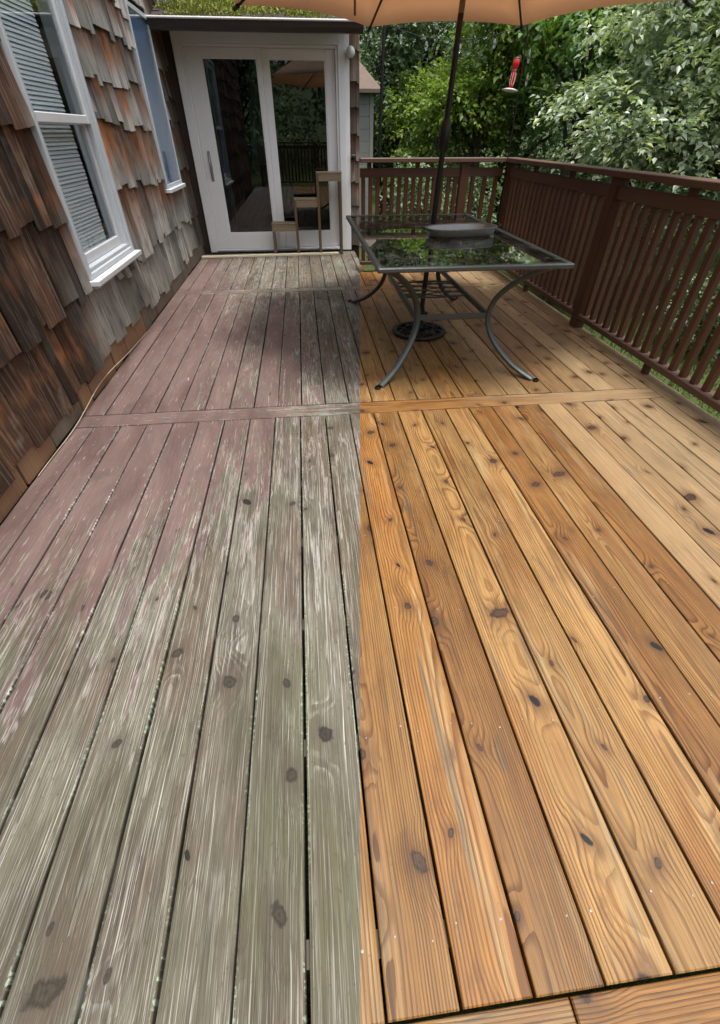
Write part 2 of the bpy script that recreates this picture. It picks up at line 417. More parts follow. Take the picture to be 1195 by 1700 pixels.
def canopy_mat():
    g = G('canopy_cloth')
    p = g.obj()
    w = g.noise(p, 700.0, 1.0)
    f = g.noise(p, 3.0, 3.0)
    c = g.mul((0.64, 0.475, 0.35), 0.86 + f * 0.18 + w * 0.1)
    d = g.n('BsdfDiffuse'); g.put(d.inputs[0], c)
    t = g.n('BsdfTranslucent'); g.put(t.inputs[0], g.mix(1.0, c, (1.0, 0.95, 0.90), 'MULTIPLY'))
    MAT['canopy_cloth'] = g.done(g.mixs(0.60, d.outputs[0], t.outputs[0]))
canopy_mat()

def glass(name, tint, f0=0.04, rough=0.0, pale_refl=0.0):
    g = G(name)
    gn = g.n('NewGeometry'); dt = g.n('VectorMath'); dt.operation = 'DOT_PRODUCT'
    g.t.links.new(gn.outputs['Incoming'], dt.inputs[0]); g.t.links.new(gn.outputs['Normal'], dt.inputs[1])
    fr = (1.0 - V(g, dt.outputs['Value']).ab()) ** 5.0 * (1.0 - f0) + f0       # Fresnel reflection of a thin pane
    tr = g.n('BsdfTransparent'); tr.inputs[0].default_value = tuple(tint) + (1,)
    gl = g.n('BsdfGlossy'); gl.inputs['Roughness'].default_value = rough; gl.inputs['Color'].default_value = (0.92, 0.96, 0.97, 1)
    sh = g.mixs(fr, tr.outputs[0], gl.outputs[0])
    if pale_refl:
        df = g.n('BsdfDiffuse'); df.inputs[0].default_value = (0.45, 0.47, 0.44, 1)
        f = g.ss(0.45, 0.8, g.noise(g.obj(), 9.0, 5.0, 0.7)) * pale_refl  # pale reflections painted on the glass as a patchy diffuse film
        sh = g.mixs(f, sh, df.outputs[0])
    MAT[name] = g.done(sh)
glass('door_glass', (0.42, 0.47, 0.49), 0.075)
glass('window_glass', (0.93, 0.96, 0.97), 0.045)
glass('table_glass', (0.68, 0.74, 0.74), 0.17, 0.012, 0.34)
def feeder():
    g = G('feeder_glass')
    f = g.noise(g.obj(), 30.0, 2.0)
    t = g.n('BsdfTranslucent'); t.inputs[0].default_value = (0.8, 0.02, 0.03, 1)
    MAT['feeder_glass'] = g.done(g.mixs(0.45, g.pbr(g.mix(f, (0.55, 0.010, 0.018), (0.75, 0.03, 0.04)), 0.12, 0, 0.7), t.outputs[0]))
feeder()
glass('bulb_glass', (0.9, 0.92, 0.92), 0.16)

def ground_mat():
    g = G('lawn_ground')
    p = g.pos()
    f = g.noise(p, 3.0, 5.0, 0.65); f2 = g.noise(p, 0.5, 3.0)
    c = g.mix(f, (0.030, 0.048, 0.014), (0.080, 0.11, 0.032))
    c = g.mix(g.ss(0.5, 0.7, f2) * 0.6, c, (0.06, 0.05, 0.03))
    MAT['lawn_ground'] = g.done(g.pbr(c, 0.9, 0, 0.2, g.bump(g.noise(p, 40.0, 3.0), 0.03)))
ground_mat()

# ------------------------------------------------------------------ mesh helpers
class MB:
    """Collects shapes; build() links them as ONE mesh object."""
    def __init__(self): self.v, self.f, self.uv = [], [], None
    def add(self, vs, fs):
        b = len(self.v); self.v += [tuple(p) for p in vs]; self.f += [tuple(i + b for i in f) for f in fs]; return self
    def box(self, x0, x1, y0, y1, z0, z1, bev=0.0, M=None):
        """Box with optional chamfer on all twelve edges."""
        c = Vector(((x0 + x1) / 2, (y0 + y1) / 2, (z0 + z1) / 2)); h = ((x1 - x0) / 2, (y1 - y0) / 2, (z1 - z0) / 2)
        if bev <= 0:
            vs = [Vector((c.x + sx * h[0], c.y + sy * h[1], c.z + sz * h[2])) for sx in (-1, 1) for sy in (-1, 1) for sz in (-1, 1)]
            fs = [(0, 1, 3, 2), (4, 6, 7, 5), (0, 4, 5, 1), (2, 3, 7, 6), (0, 2, 6, 4), (1, 5, 7, 3)]
        else:
            b = min(bev, 0.49 * 2 * min(h)); vs = []; idx = {}
            for sx in (-1, 1):
                for sy in (-1, 1):
                    for sz in (-1, 1):
                        for ax in range(3):
                            p = [sx * h[0], sy * h[1], sz * h[2]]
                            for k in range(3):
                                if k != ax: p[k] -= (sx, sy, sz)[k] * b
                            idx[(sx, sy, sz, ax)] = len(vs); vs.append(c + Vector(p))
            fs = []
            for ax in range(3):
                a, d = [k for k in range(3) if k != ax]
                for s in (-1, 1):
                    q = []
                    for (sa, sb) in ((-1, -1), (1, -1), (1, 1), (-1, 1)):
                        k = [0, 0, 0]; k[ax] = s; k[a] = sa; k[d] = sb; q.append(idx[(*k, ax)])
                    fs.append(q if (s > 0) ^ (ax == 1) else q[::-1])
                for sa in (-1, 1):
                    for sb in (-1, 1):
                        q = []
                        for s, axis in ((-1, a), (1, a), (1, d), (-1, d)):
                            k = [0, 0, 0]; k[ax] = s; k[a] = sa; k[d] = sb; q.append(idx[(*k, axis)])
                        fs.append(q)
            for sx in (-1, 1):
                for sy in (-1, 1):
                    for sz in (-1, 1): fs.append([idx[(sx, sy, sz, k)] for k in range(3)])
        if M is not None: vs = [M @ p for p in vs]
        return self.add(vs, fs)
    def tube(self, pts, rad, n=8, cap=True, closed=False, flat=1.0, up=(0, 0, 1)):
        pts = [Vector(p) for p in pts]; m = len(pts)
        rad = [rad] * m if not hasattr(rad, '__len__') else rad
        vs, fs = [], []; prev = None
        for i, p in enumerate(pts):
            a = pts[(i - 1) % m] if (closed or i > 0) else p
            b = pts[(i + 1) % m] if (closed or i < m - 1) else p
            t = (b - a).normalized()
            if prev is None:
                u = Vector(up); u = u - t * u.dot(t)
                if u.length < 1e-3: u = Vector((1, 0, 0)) - t * t.x
            else: u = prev - t * prev.dot(t)
            u.normalize(); prev = u; w = t.cross(u)
            for k in range(n):
                an = 2 * PI * k / n
                vs.append(p + u * (math.cos(an) * rad[i]) + w * (math.sin(an) * rad[i] * flat))
        for i in range(m if closed else m - 1):
            j = (i + 1) % m
            for k in range(n):
                l = (k + 1) % n
                fs.append((i * n + k, i * n + l, j * n + l, j * n + k))
        if cap and not closed:
            fs.append(tuple(range(n - 1, -1, -1))); fs.append(tuple((m - 1) * n + k for k in range(n)))
        return self.add(vs, fs)
    def lathe(self, prof, n=20, c=(0, 0, 0), M=None):
        vs, fs = [], []
        for r, z in prof:
            for k in range(n):
                a = 2 * PI * k / n
                vs.append(Vector((c[0] + r * math.cos(a), c[1] + r * math.sin(a), c[2] + z)))
        for i in range(len(prof) - 1):
            for k in range(n):
                l = (k + 1) % n
                fs.append((i * n + k, i * n + l, (i + 1) * n + l, (i + 1) * n + k))
        if M is not None: vs = [M @ p for p in vs]
        return self.add(vs, fs)
    def mesh(self, name, smooth=False):
        me = bpy.data.meshes.new(name)
        me.from_pydata(self.v, [], self.f)
        bm = bmesh.new(); bm.from_mesh(me)
        bmesh.ops.recalc_face_normals(bm, faces=bm.faces)
        bm.to_mesh(me); bm.free()
        if smooth:
            me.polygons.foreach_set('use_smooth', [True] * len(me.polygons))
            try: me.set_sharp_from_angle(angle=R_(38))
            except Exception: pass
        return me
    def build(self, name, mat, parent=None, loc=(0, 0, 0), smooth=False):
        return link(name, self.mesh(name, smooth), mat, parent, loc)

def link(name, me, mat, parent=None, loc=(0, 0, 0), rot=None):
    o = bpy.data.objects.new(name, me)
    if mat and not me.materials: me.materials.append(MAT[mat])
    col.objects.link(o); o.location = loc
    if rot: o.rotation_euler = rot
    if parent is not None: o.parent = parent
    return o

def tag(o, label=None, cat=None, group=None, kind=None):
    if label: o['label'] = label
    if cat: o['category'] = cat
    if group: o['group'] = group
    if kind: o['kind'] = kind
    return o

def thing(name, label, cat, loc=(0, 0, 0), group=None, rz=0.0):
    o = bpy.data.objects.new(name, None); col.objects.link(o)
    o.empty_display_size = 0.2; o.location = loc; o.rotation_euler = (0, 0, rz)
    return tag(o, label, cat, group)

def np_mesh(name, verts, tris):
    me = bpy.data.meshes.new(name)
    n, m = len(verts), len(tris)
    me.vertices.add(n); me.vertices.foreach_set('co', np.asarray(verts, np.float32).ravel())
    me.loops.add(m * 3); me.loops.foreach_set('vertex_index', np.asarray(tris, np.int32).ravel())
    me.polygons.add(m); me.polygons.foreach_set('loop_start', np.arange(0, m * 3, 3, dtype=np.int32))
    me.polygons.foreach_set('loop_total', np.full(m, 3, np.int32))
    me.update(calc_edges=True); me.validate()
    return me

CAMV = Vector((0, 0, CAM_H))
rv = Vector((math.cos(PSI), -math.sin(PSI), 0)); fv = Vector((math.sin(PSI) * math.cos(PITCH), math.cos(PSI) * math.cos(PITCH), -math.sin(PITCH))); uv_ = rv.cross(fv)
def in_view(p, pad=40):
    """Is a point inside the photograph's field of view (used only to decide which repeats are worth building singly)."""
    d = Vector(p) - CAMV; z = d.dot(fv)
    if z < 0.05: return False, 0
    px = 597.5 + FPX * d.dot(rv) / z; py = 850 - FPX * d.dot(uv_) / z
    return (-pad < px < IMG_W + pad and -pad < py < IMG_H + pad), FPX / z

# ================================================================== GROUND
LAWN_Z = -0.62
def terrain(x, y):
    d = max(0.0, y - 11.5, (x - 8.5) * 1.0, -(x + 14.0), -(y + 12.0))
    return LAWN_Z + 0.16 * d * min(1.0, d / 6.0) + 0.05 * math.sin(x * 0.7) * math.cos(y * 0.6) * min(1, max(0, (abs(x - 0.5) - 3) / 3))
xs = np.concatenate([np.linspace(-150, -24, 8), np.linspace(-20, 30, 51), np.linspace(36, 150, 8)])
ys = np.concatenate([np.linspace(-150, -24, 8), np.linspace(-20, 32, 53), np.linspace(38, 150, 8)])
gv = [(float(x), float(y), terrain(float(x), float(y)) if max(abs(x), abs(y)) < 60 else min(terrain(float(x), float(y)), 9.0)) for y in ys for x in xs]
nx = len(xs)
gf = [(j * nx + i, j * nx + i + 1, (j + 1) * nx + i + 1, (j + 1) * nx + i) for j in range(len(ys) - 1) for i in range(nx - 1)]
ground = MB().add(gv, gf).build('ground', 'lawn_ground', smooth=True)
tag(ground, 'lawn sloping up to the trees beyond the deck', 'ground', kind='structure')

# grass blades beside the deck
def grass():
    n = 42000
    x = 2.42 + rng.random(n) ** 1.5 * 7.5; y = rng.uniform(-0.5, 11.5, n)
    keep = (x > 2.42)
    b = np.stack([x, y, np.array([terrain(a, c) for a, c in zip(x, y)])], 1)
    a = rng.random(n) * 2 * PI; w = 0.004 + 0.005 * rng.random(n); h = 0.035 + 0.07 * rng.random(n)
    dx = np.stack([np.cos(a), np.sin(a), np.zeros(n)], 1)
    le = np.stack([rng.normal(0, .35, n), rng.normal(0, .35, n), np.ones(n)], 1) * h[:, None]
    v = np.stack([b - dx * w[:, None], b + dx * w[:, None], b + le], 1).reshape(-1, 3)
    t = np.arange(n * 3).reshape(-1, 3)
    o = link('grass', np_mesh('grass', v, t), 'grass_blade')
    tag(o, 'short green lawn grass seen under the right-hand railing', 'grass', kind='stuff')
grass()

# ================================================================== DECK
PW, PT = 0.1388, 0.030          # board width and thickness
PITCHX, X0 = 0.1455, 0.05
XL, XR = -1.372, 2.185
deck = MB()
for jy in np.arange(-2.78, 7.1, 0.41):
    deck.box(XL, 2.32 if jy < 5.9 else 0.70, jy, jy + 0.045, -0.20, -PT - 0.002)
deck.box(2.29, 2.325, -3.0, 5.98, -0.19, -PT - 0.002)
deck.box(0.66, 0.70, 6.0, 7.15, -0.19, -PT - 0.003)
for px_, py_ in ((2.2, -2.9), (2.2, 0.2), (2.2, 3.0), (2.2, 5.8), (0.0, 5.8), (0.0, 3.0), (0.0, 0.2)):
    deck.box(px_, px_ + 0.09, py_, py_ + 0.09, LAWN_Z - 0.1, -0.2)
deck_o = deck.build('deck', 'joist_wood')
tag(deck_o, 'board deck, weathered red-grey on the house side and cleaned honey-brown on the railing side', 'deck', kind='structure')

def plank_mesh(w, l):
    """Eased-edge board, length along Y, top face at z = 0, origin at its centre."""
    e = 0.0035; h = w / 2
    sec = [(-h, -PT), (h, -PT), (h, -e * 1.3), (h - e * 0.35, -e * 0.4), (h - e * 1.3, 0), (-h + e * 1.3, 0), (-h + e * 0.35, -e * 0.4), (-h, -e * 1.3)]
    m = MB(); n = len(sec)
    vs = [(x, yy, z) for yy in (-l / 2, -l / 2 + 0.003, l / 2 - 0.003, l / 2) for x, z in sec]
    for i in range(n):
        if sec[i][1] > -0.01:
            vs[i] = (vs[i][0], vs[i][1], vs[i][2] - 0.003); j = 3 * n + i; vs[j] = (vs[j][0], vs[j][1], vs[j][2] - 0.003)
    fs = [(i, (i + 1) % n, n + (i + 1) % n, n + i) for i in range(n)]
    fs = [(r * n + i, r * n + (i + 1) % n, (r + 1) * n + (i + 1) % n, (r + 1) * n + i) for r in range(3) for i in range(n)]
    fs += [tuple(range(n - 1, -1, -1)), tuple(3 * n + i for i in range(n))]
    m.add(vs, fs)
    return m.mesh('plank')
PM = {}
screws = []
def plank(xc, yc, w, l, rz=0.0, dz=None):
    k = (round(w, 4), round(l, 3))
    if k not in PM: PM[k] = plank_mesh(w, l)
    r = random
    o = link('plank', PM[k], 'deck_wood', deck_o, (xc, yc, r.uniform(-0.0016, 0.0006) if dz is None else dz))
    o.rotation_euler = (0, r.uniform(-0.004, 0.004), rz + r.uniform(-0.0006, 0.0006))
    return o
def zone(y0, y1, shift, xl, xr):
    n = int((xl - X0 - shift) / PITCHX) - 2
    while True:
        a = X0 + shift + n * PITCHX + 0.0033; b = a + PW; n += 1
        if b < xl + 0.03: continue
        if a > xr - 0.02: break
        a2, b2 = max(a, xl), min(b, xr)
        yy0, yy1 = y0 + random.uniform(0, 0.004), y1 - random.uniform(0, 0.004)
        l = round(yy1 - yy0, 3)
        if abs((b2 - a2) - PW) < 0.002: plank((a2 + b2) / 2 + random.uniform(-0.0012, 0.0012), (yy0 + yy1) / 2, PW, round(y1 - y0 - 0.004, 3))
        else: plank((a2 + b2) / 2, (yy0 + yy1) / 2, b2 - a2, round(y1 - y0 - 0.004, 3))
        for jy in np.arange(-2.78 + 0.41 * 7 + 0.02, 7.0, 0.41):
            if y0 < jy < y1:
                for sx in (a2 + 0.026, b2 - 0.026):
                    if random.random() < 0.9: screws.append((sx + random.uniform(-.008, .008), jy + random.uniform(-.02, .02)))
zone(0.0, 2.372, 0.0, XL, XR)
zone(2.520, 5.100, 0.010, XL, XR)
zone(5.250, 7.150, 0.004, XL, 0.70)
zone(5.250, 5.960, 0.004, 0.70, XR)
zone(-3.0, -0.150, 0.002, XL, XR)
for ty in (-0.0705, 2.446, 5.175):                         # cross boards
    for xa, xb in ((XL, 0.405), (0.409, XR)) if ty != 2.446 else ((XL, XR),):
        plank((xa + xb) / 2, ty, PW - 0.004, round(xb - xa, 3), PI / 2)
for ya, yb in ((-3.0, 0.9), (0.904, 5.96)):                # border board under the railing
    plank(2.2585, (ya + yb) / 2, PW, round(yb - ya, 3), 0.0)
sm = MB()
for sx, sy in screws:
    if sx * math.cos(PSI) - sy * math.sin(PSI) > 0.0:
        r_ = random.uniform(0.0022, 0.0034)
        sm.lathe([(r_, 0.0), (r_ * 0.9, 0.0009), (0.0004, 0.0012)], 7, (sx, sy, 0.0004))
so = sm.build('screw_heads', 'screw_steel', deck_o); so['kind'] = 'stuff'

# ================================================================== HOUSE
house = thing('house', 'cedar-shingled house with white sliding door, shuttered side window and mossy low roof', 'house', (-1.45, 4.0, LAWN_Z))
HL = Vector(house.location)
def H(m, name, mat, parent=None, smooth=False):
    """Build a mesh given in world coordinates as a part of the house (or a sub-part)."""
    p = parent or house
    off = HL if p is house else Vector(p['wl'])
    c = [sum(v[i] for v in m.v) / len(m.v) for i in range(3)]
    m.v = [(v[0] - c[0], v[1] - c[1], v[2] - c[2]) for v in m.v]
    o = m.build(name, mat, p, Vector(c) - off, smooth)
    o['wl'] = tuple(c)
    return o
WX = -1.400                                                # sheathing face of the long wall
W1 = (3.245, 4.215, 0.56, 2.20)                            # double-hung window opening  y0 y1 z0 z1
W2 = (5.82, 6.56, 0.83, 2.13)                              # blue narrow window
WT = 3.1
m = MB()
ycuts = [-1.6, W1[0], W1[1], W2[0], W2[1], 7.2]
for a, b in zip(ycuts[:-1], ycuts[1:]):
    w = W1 if (a, b) == W1[:2] else W2 if (a, b) == W2[:2] else None
    if w is None: m.box(WX - 0.12, WX, a, b, LAWN_Z, WT)
    else:
        m.box(WX - 0.12, WX, a, b, LAWN_Z, w[2]); m.box(WX - 0.12, WX, a, b, w[3], WT)
side_wall = H(m, 'side_wall', 'sheathing')

def shingle_verts(y0, w, zb, zt, lift, base, skew=0.0):
    """Tapered shake on the long wall: butt edge thick and proud, head tucked under the course above."""
    tb, tt = random.uniform(0.009, 0.015), 0.004
    xb, xt = base + lift, base + 0.003
    cup = random.uniform(-0.002, 0.003)
    z1 = zb + random.uniform(-.006, .006); z2 = zb + random.uniform(-.006, .006)
    ym = y0 + w * random.uniform(.35, .65)
    vs = []; uvs = []
    for (yy, zz, cu) in ((y0, z1, 0), (ym, (z1 + z2) / 2, cup), (y0 + w, z2, 0)):
        vs += [(xb + cu, yy, zz), (xb + cu + tb, yy, zz + 0.001), (xt + cu, yy + skew, zt), (xt + cu + tt, yy + skew, zt)]
        uvs += [(yy, 0.0), (yy, 0.0), (yy, zt - zz), (yy, zt - zz)]
    fs = []
    for k in (0, 4):
        b = k
        fs += [(b + 1, b + 5, b + 7, b + 3), (b, b + 2, b + 6, b + 4), (b, b + 4, b + 5, b + 1), (b + 2, b + 3, b + 7, b + 6)]
    fs += [(0, 1, 3, 2), (8, 10, 11, 9)]
    return vs, fs, uvs
def uv_mesh(name, vs, fs, uvs):
    me = bpy.data.meshes.new(name); me.from_pydata(vs, [], fs)
    bm = bmesh.new(); bm.from_mesh(me); bmesh.ops.recalc_face_normals(bm, faces=bm.faces); bm.to_mesh(me); bm.free()
    l = me.uv_layers.new(name='UVMap')
    for lp in me.loops: l.data[lp.index].uv = uvs[lp.vertex_index]
    return me
courses = [0.125, 0.475, 0.92, 1.32, 1.57, 1.81, 2.05, 2.30, 2.55]
cand = []
for ci, zc in enumerate(courses):
    top = (courses[ci + 1] if ci + 1 < len(courses) else 2.8) + 0.075
    y = -1.55
    while y < 7.19:
        w = random.choice([0.06, 0.085, 0.11, 0.12, 0.14, 0.16, 0.21]) * random.uniform(0.85, 1.2)
        w = min(w, 7.195 - y)
        if w < 0.03: break
        yc = y + w / 2
        zb = zc + 0.028 * math.sin(y * 2.3 + ci * 1.7) + random.uniform(-0.034, 0.034)
        pieces = [(zb, top)]
        ok = True
        for (a, b, z0, z1) in (W1, W2):
            a_, b_ = a - 0.005, b + 0.005
            if y < b_ and y + w > a_ and top > z0 - 0.04 and zb < z1 + 0.03:
                if yc < a_ and a_ - y > 0.025: w2 = a_ - y - 0.002; cand.append((y, w2, zb, top, ci)); ok = False
                elif yc > b_ and y + w - b_ > 0.025: cand.append((b_ + 0.002, y + w - b_ - 0.002, zb, top, ci)); ok = False
                else:
                    if zb < z0 - 0.10:
                        cand.append((y, w, zb, z0 - 0.045, ci))
                    elif top > z1 + 0.14 and zb < z1 + 0.05: cand.append((y, w, z1 + 0.035, top, ci))
                    ok = False
        if ok: cand.append((y, w, zb, top, ci))
        y += w + random.uniform(0.002, 0.009)
scored = []
for c in cand:
    vis, sz = in_view((WX + 0.04, c[0] + c[1] / 2, c[2] + 0.1))
    scored.append((sz * sz * c[1] if vis else 0, c))
scored.sort(key=lambda t: -t[0])
rest = ([], [], [])
for i, (sc, (y, w, zb, zt, ci)) in enumerate(scored):
    lift = random.uniform(0.014, 0.032)
    vs_, fs_, uv2 = shingle_verts(y, w, zb, zt, lift, WX + 0.004 + 0.0015 * (ci % 2), random.uniform(-.004, .004))
    if i < 296 and sc > 0:
        c0 = Vector((WX + 0.02, y + w / 2, zb))
        me = uv_mesh('shingle', [tuple(Vector(v) - c0) for v in vs_], fs_, uv2)
        link('shingle', me, 'cedar_shingle', side_wall, c0 - Vector(side_wall['wl']))
    else:
        b = len(rest[0]); sw = Vector(side_wall['wl'])
        rest[0].extend(tuple(Vector(v) - sw) for v in vs_); rest[1].extend(tuple(k + b for k in f) for f in fs_); rest[2].extend(uv2)
if rest[0]:
    o = link('shingle_field', uv_mesh('shingle_field', *rest), 'cedar_shingle', side_wall); o['kind'] = 'stuff'
# exposed starter pieces between the lowest course and the deck
y = 0.9
while y < 7.1:
    w = random.uniform(0.10, 0.34)
    mm = MB().box(WX + 0.001, WX + random.uniform(0.012, 0.020), y, y + w, random.uniform(-0.02, 0.0), random.uniform(0.17, 0.2), 0.002)
    H(mm, 'starter_board', 'starter_cedar' if (y < 3.9 and random.random() < 0.62) else 'starter_grey', side_wall)
    y += w + random.uniform(0.002, 0.02)

# ---- double-hung window
y0, y1, z0, z1 = W1
m = MB(); XF = WX + 0.050
def frame_x(m, xa, xb, y0, y1, z0, z1, t, bev=0.003, tb=None, tt=None):
    tb = t if tb is None else tb; tt = t if tt is None else tt
    m.box(xa, xb, y0, y0 + t, z0, z1, bev); m.box(xa, xb, y1 - t, y1, z0, z1, bev)
    m.box(xa + .0005, xb - .0005, y0 + t, y1 - t, z0, z0 + tb, bev); m.box(xa + .0005, xb - .0005, y0 + t, y1 - t, z1 - tt, z1, bev)
frame_x(m, WX - 0.09, XF, y0, y1, z0, z1, 0.030)
frame_x(m, WX - 0.09, XF - 0.020, y0 + 0.031, y1 - 0.031, z0 + 0.031, z1 - 0.031, 0.022)
win = H(m, 'double_hung_window', 'window_frame_grey')
m = MB(); m.box(WX + 0.0, XF + 0.045, y0 - 0.02, y1 + 0.02, z0 - 0.034, z0 - 0.002, 0.004); m.box(WX + 0.0, XF + 0.022, y0 + 0.005, y1 - 0.005, z0 - 0.05, z0 - 0.036, 0.003)
H(m, 'window_sill', 'sill_white', win)
ZM = 1.325
def sash(xa, xb, z0, z1, name, tb, tt):
    m = MB(); frame_x(m, xa, xb, y0 + 0.054, y1 - 0.054, z0, z1, 0.040, 0.004, tb, tt)
    s = H(m, name, 'sill_white', win)
    m = MB().box((xa + xb) / 2 - .002, (xa + xb) / 2 + .002, y0 + 0.092, y1 - 0.092, z0 + tb - .002, z1 - tt + .002)
    H(m, 'window_pane', 'window_glass', win)
sash(WX - 0.006, WX + 0.022, ZM - 0.012, z1 - 0.054, 'upper_sash', 0.045, 0.045)
sash(WX - 0.042, WX - 0.012, z0 + 0.054, ZM + 0.018, 'lower_sash', 0.060, 0.035)
m = MB().box(WX - 0.75, WX - 0.74, y0 - 0.2, y1 + 0.2, z0 - 0.2, z1 + 0.2)
m.box(WX - 0.74, WX - 0.125, y0 - 0.21, y0 - 0.2, z0 - 0.2, z1 + 0.2); m.box(WX - 0.74, WX - 0.125, y1 + 0.2, y1 + 0.21, z0 - 0.2, z1 + 0.2)
m.box(WX - 0.74, WX - 0.125, y0 - 0.2, y1 + 0.2, z0 - 0.21, z0 - 0.2); m.box(WX - 0.74, WX - 0.125, y0 - 0.2, y1 + 0.2, z1 + 0.2, z1 + 0.21)
H(m, 'room_behind_window', 'interior_dark')
blind = thing('window_blind', 'pale horizontal slat blind hanging inside the near double-hung window', 'blind', (WX - 0.075, (y0 + y1) / 2, z0 + 0.06))
SLW = y1 - y0 - 0.30
sl = MB(); prof = [(-0.0155, -0.004), (-0.005, 0.0), (0.005, 0.001), (0.0155, -0.002)]
vs_ = [(px, s * SLW / 2, pz) for s in (-1, 1) for px, pz in prof] + [(px, s * SLW / 2, pz - 0.0012) for s in (-1, 1) for px, pz in prof]
sl.add(vs_, [(i, i + 1, 5 + i, 4 + i) for i in range(3)] + [(8 + i, 12 + i, 13 + i, 9 + i) for i in range(3)] + [(0, 4, 12, 8), (3, 11, 15, 7)])
slm = sl.mesh('slat', True)
zz = 0.03
while zz < z1 - z0 - 0.14:
    o = link('slat', slm, 'blind_white', blind, (random.uniform(-.001, .001), -0.035, zz), (random.uniform(-.006, .006), 1.0 + random.uniform(-.10, .10), 0)); zz += 0.0205
m = MB(); m.box(-0.014, 0.014, -SLW / 2 - 0.035, SLW / 2 - 0.035, zz + 0.01, zz + 0.045, 0.003); m.box(-0.012, 0.012, -SLW / 2 - .035, SLW / 2 - .035, 0.004, 0.018, 0.003)
m.build('head_and_bottom_rail', 'blind_white', blind)
m = MB()
for yy in (-0.25, 0.18): m.box(-0.0135, -0.0125, yy - 0.001, yy + 0.001, 0.02, zz)
m.build('ladder_cord', 'curtain_white', blind)

# ---- narrow window covered in blue
y0, y1, z0, z1 = W2
m = MB(); frame_x(m, WX - 0.09, WX + 0.045, y0, y1, z0, z1, 0.034)
win2 = H(m, 'narrow_window', 'window_frame_grey')
m = MB(); m.box(WX, WX + 0.075, y0 - 0.015, y1 + 0.015, z0 - 0.036, z0 - 0.002, 0.004)
H(m, 'window_sill', 'sill_white', win2)
m = MB(); ny, nz = 14, 20
for iy in range(ny + 1):
    for iz in range(nz + 1):
        yy = y0 + 0.036 + (y1 - y0 - 0.072) * iy / ny; zq = z0 + 0.036 + (z1 - z0 - 0.072) * iz / nz
        m.v.append((WX + 0.020 + 0.004 * math.sin(iy * 1.3 + iz * 0.35) + 0.003 * math.sin(iz * 1.1 - iy * 0.5), yy, zq))
m.f = [(i * (nz + 1) + j, (i + 1) * (nz + 1) + j, (i + 1) * (nz + 1) + j + 1, i * (nz + 1) + j + 1) for i in range(ny) for j in range(nz)]
H(m, 'blue_covering', 'blue_screen', win2, True)
m = MB().box(WX + 0.034, WX + 0.038, y0 + .036, y1 - .036, z0 + .036, z1 - .036)
H(m, 'window_pane', 'window_glass', win2)
m = MB().box(WX - 0.11, WX - 0.10, y0 + .001, y1 - .001, z0 + .001, z1 - .001)
H(m, 'backing', 'interior_dark', win2)

# ---- wing with the sliding door
DY = 7.20
DX0, DX1, DZ0, DZ1 = -1.285, 0.612, 0.012, 2.12
XE = 0.775                                               # outer corner of the wing
m = MB()
m.box(WX, DX0, DY, DY + 0.12, LAWN_Z, 2.25); m.box(DX1, XE, DY, DY + 0.12, LAWN_Z, 2.25)
m.box(DX0, DX1, DY, DY + 0.12, DZ1, 2.3); m.box(DX0, DX1, DY, DY + 0.12, LAWN_Z, DZ0 - 0.002)
m.box(XE - 0.12, XE, DY + 0.12, 9.5, LAWN_Z, 2.6); m.box(WX, XE - .12, 9.4, 9.5, LAWN_Z, 2.6)
door_wall = H(m, 'door_wall', 'sheathing')
# shingles right of the door
dwl = Vector(door_wall['wl'])
for zc in np.arange(0.05, 2.2, 0.24):
    x = DX1 + 0.052
    while x < XE - 0.01:
        w = min(random.uniform(0.05, 0.09), XE - x)
        vs_, fs_, uv2 = shingle_verts(0, w, zc + random.uniform(-.02, .02), zc + 0.31, 0.018, 0.003)
        c0 = Vector((x, DY - 0.002, 0))
        q = [(v[1], -v[0], v[2]) for v in vs_]
        link('shingle', uv_mesh('shingle', q, fs_, uv2), 'cedar_shingle', door_wall, c0 - dwl)
        x += w + 0.003
def frame_y(m, ya, yb, x0, x1, z0, z1, t, bev=0.003, tb=None, tt=None):
    tb = t if tb is None else tb; tt = t if tt is None else tt
    m.box(x0, x0 + t, ya, yb, z0, z1, bev); m.box(x1 - t, x1, ya, yb, z0, z1, bev)
    m.box(x0 + t, x1 - t, ya + .0005, yb - .0005, z0, z0 + tb, bev); m.box(x0 + t, x1 - t, ya + .0005, yb - .0005, z1 - tt, z1, bev)
m = MB()
frame_y(m, DY - 0.035, DY + 0.11, DX0, DX1, DZ0, DZ1, 0.085, 0.004, 0.035, 0.10)
m.box(DX1 + .001, DX1 + 0.048, DY - 0.028, DY - .001, DZ0, DZ1, 0.003)
m.box(DX0 + 0.087, DX0 + 0.112, DY - 0.020, DY + 0.105, DZ0 + .037, DZ1 - .102, 0.003)
m.box(DX1 - 0.112, DX1 - 0.087, DY - 0.020, DY + 0.105, DZ0 + .037, DZ1 - .102, 0.003)
m.box(DX0 + 0.114, DX1 - 0.114, DY - 0.020, DY + 0.105, DZ1 - 0.126, DZ1 - .102, 0.003)
door = H(m, 'sliding_door', 'white_vinyl')
m = MB().box(DX0 + 0.09, DX1 - 0.09, DY - 0.05, DY - 0.036, DZ0, DZ0 + 0.022, 0.003)
H(m, 'door_track', 'brushed_metal', door)
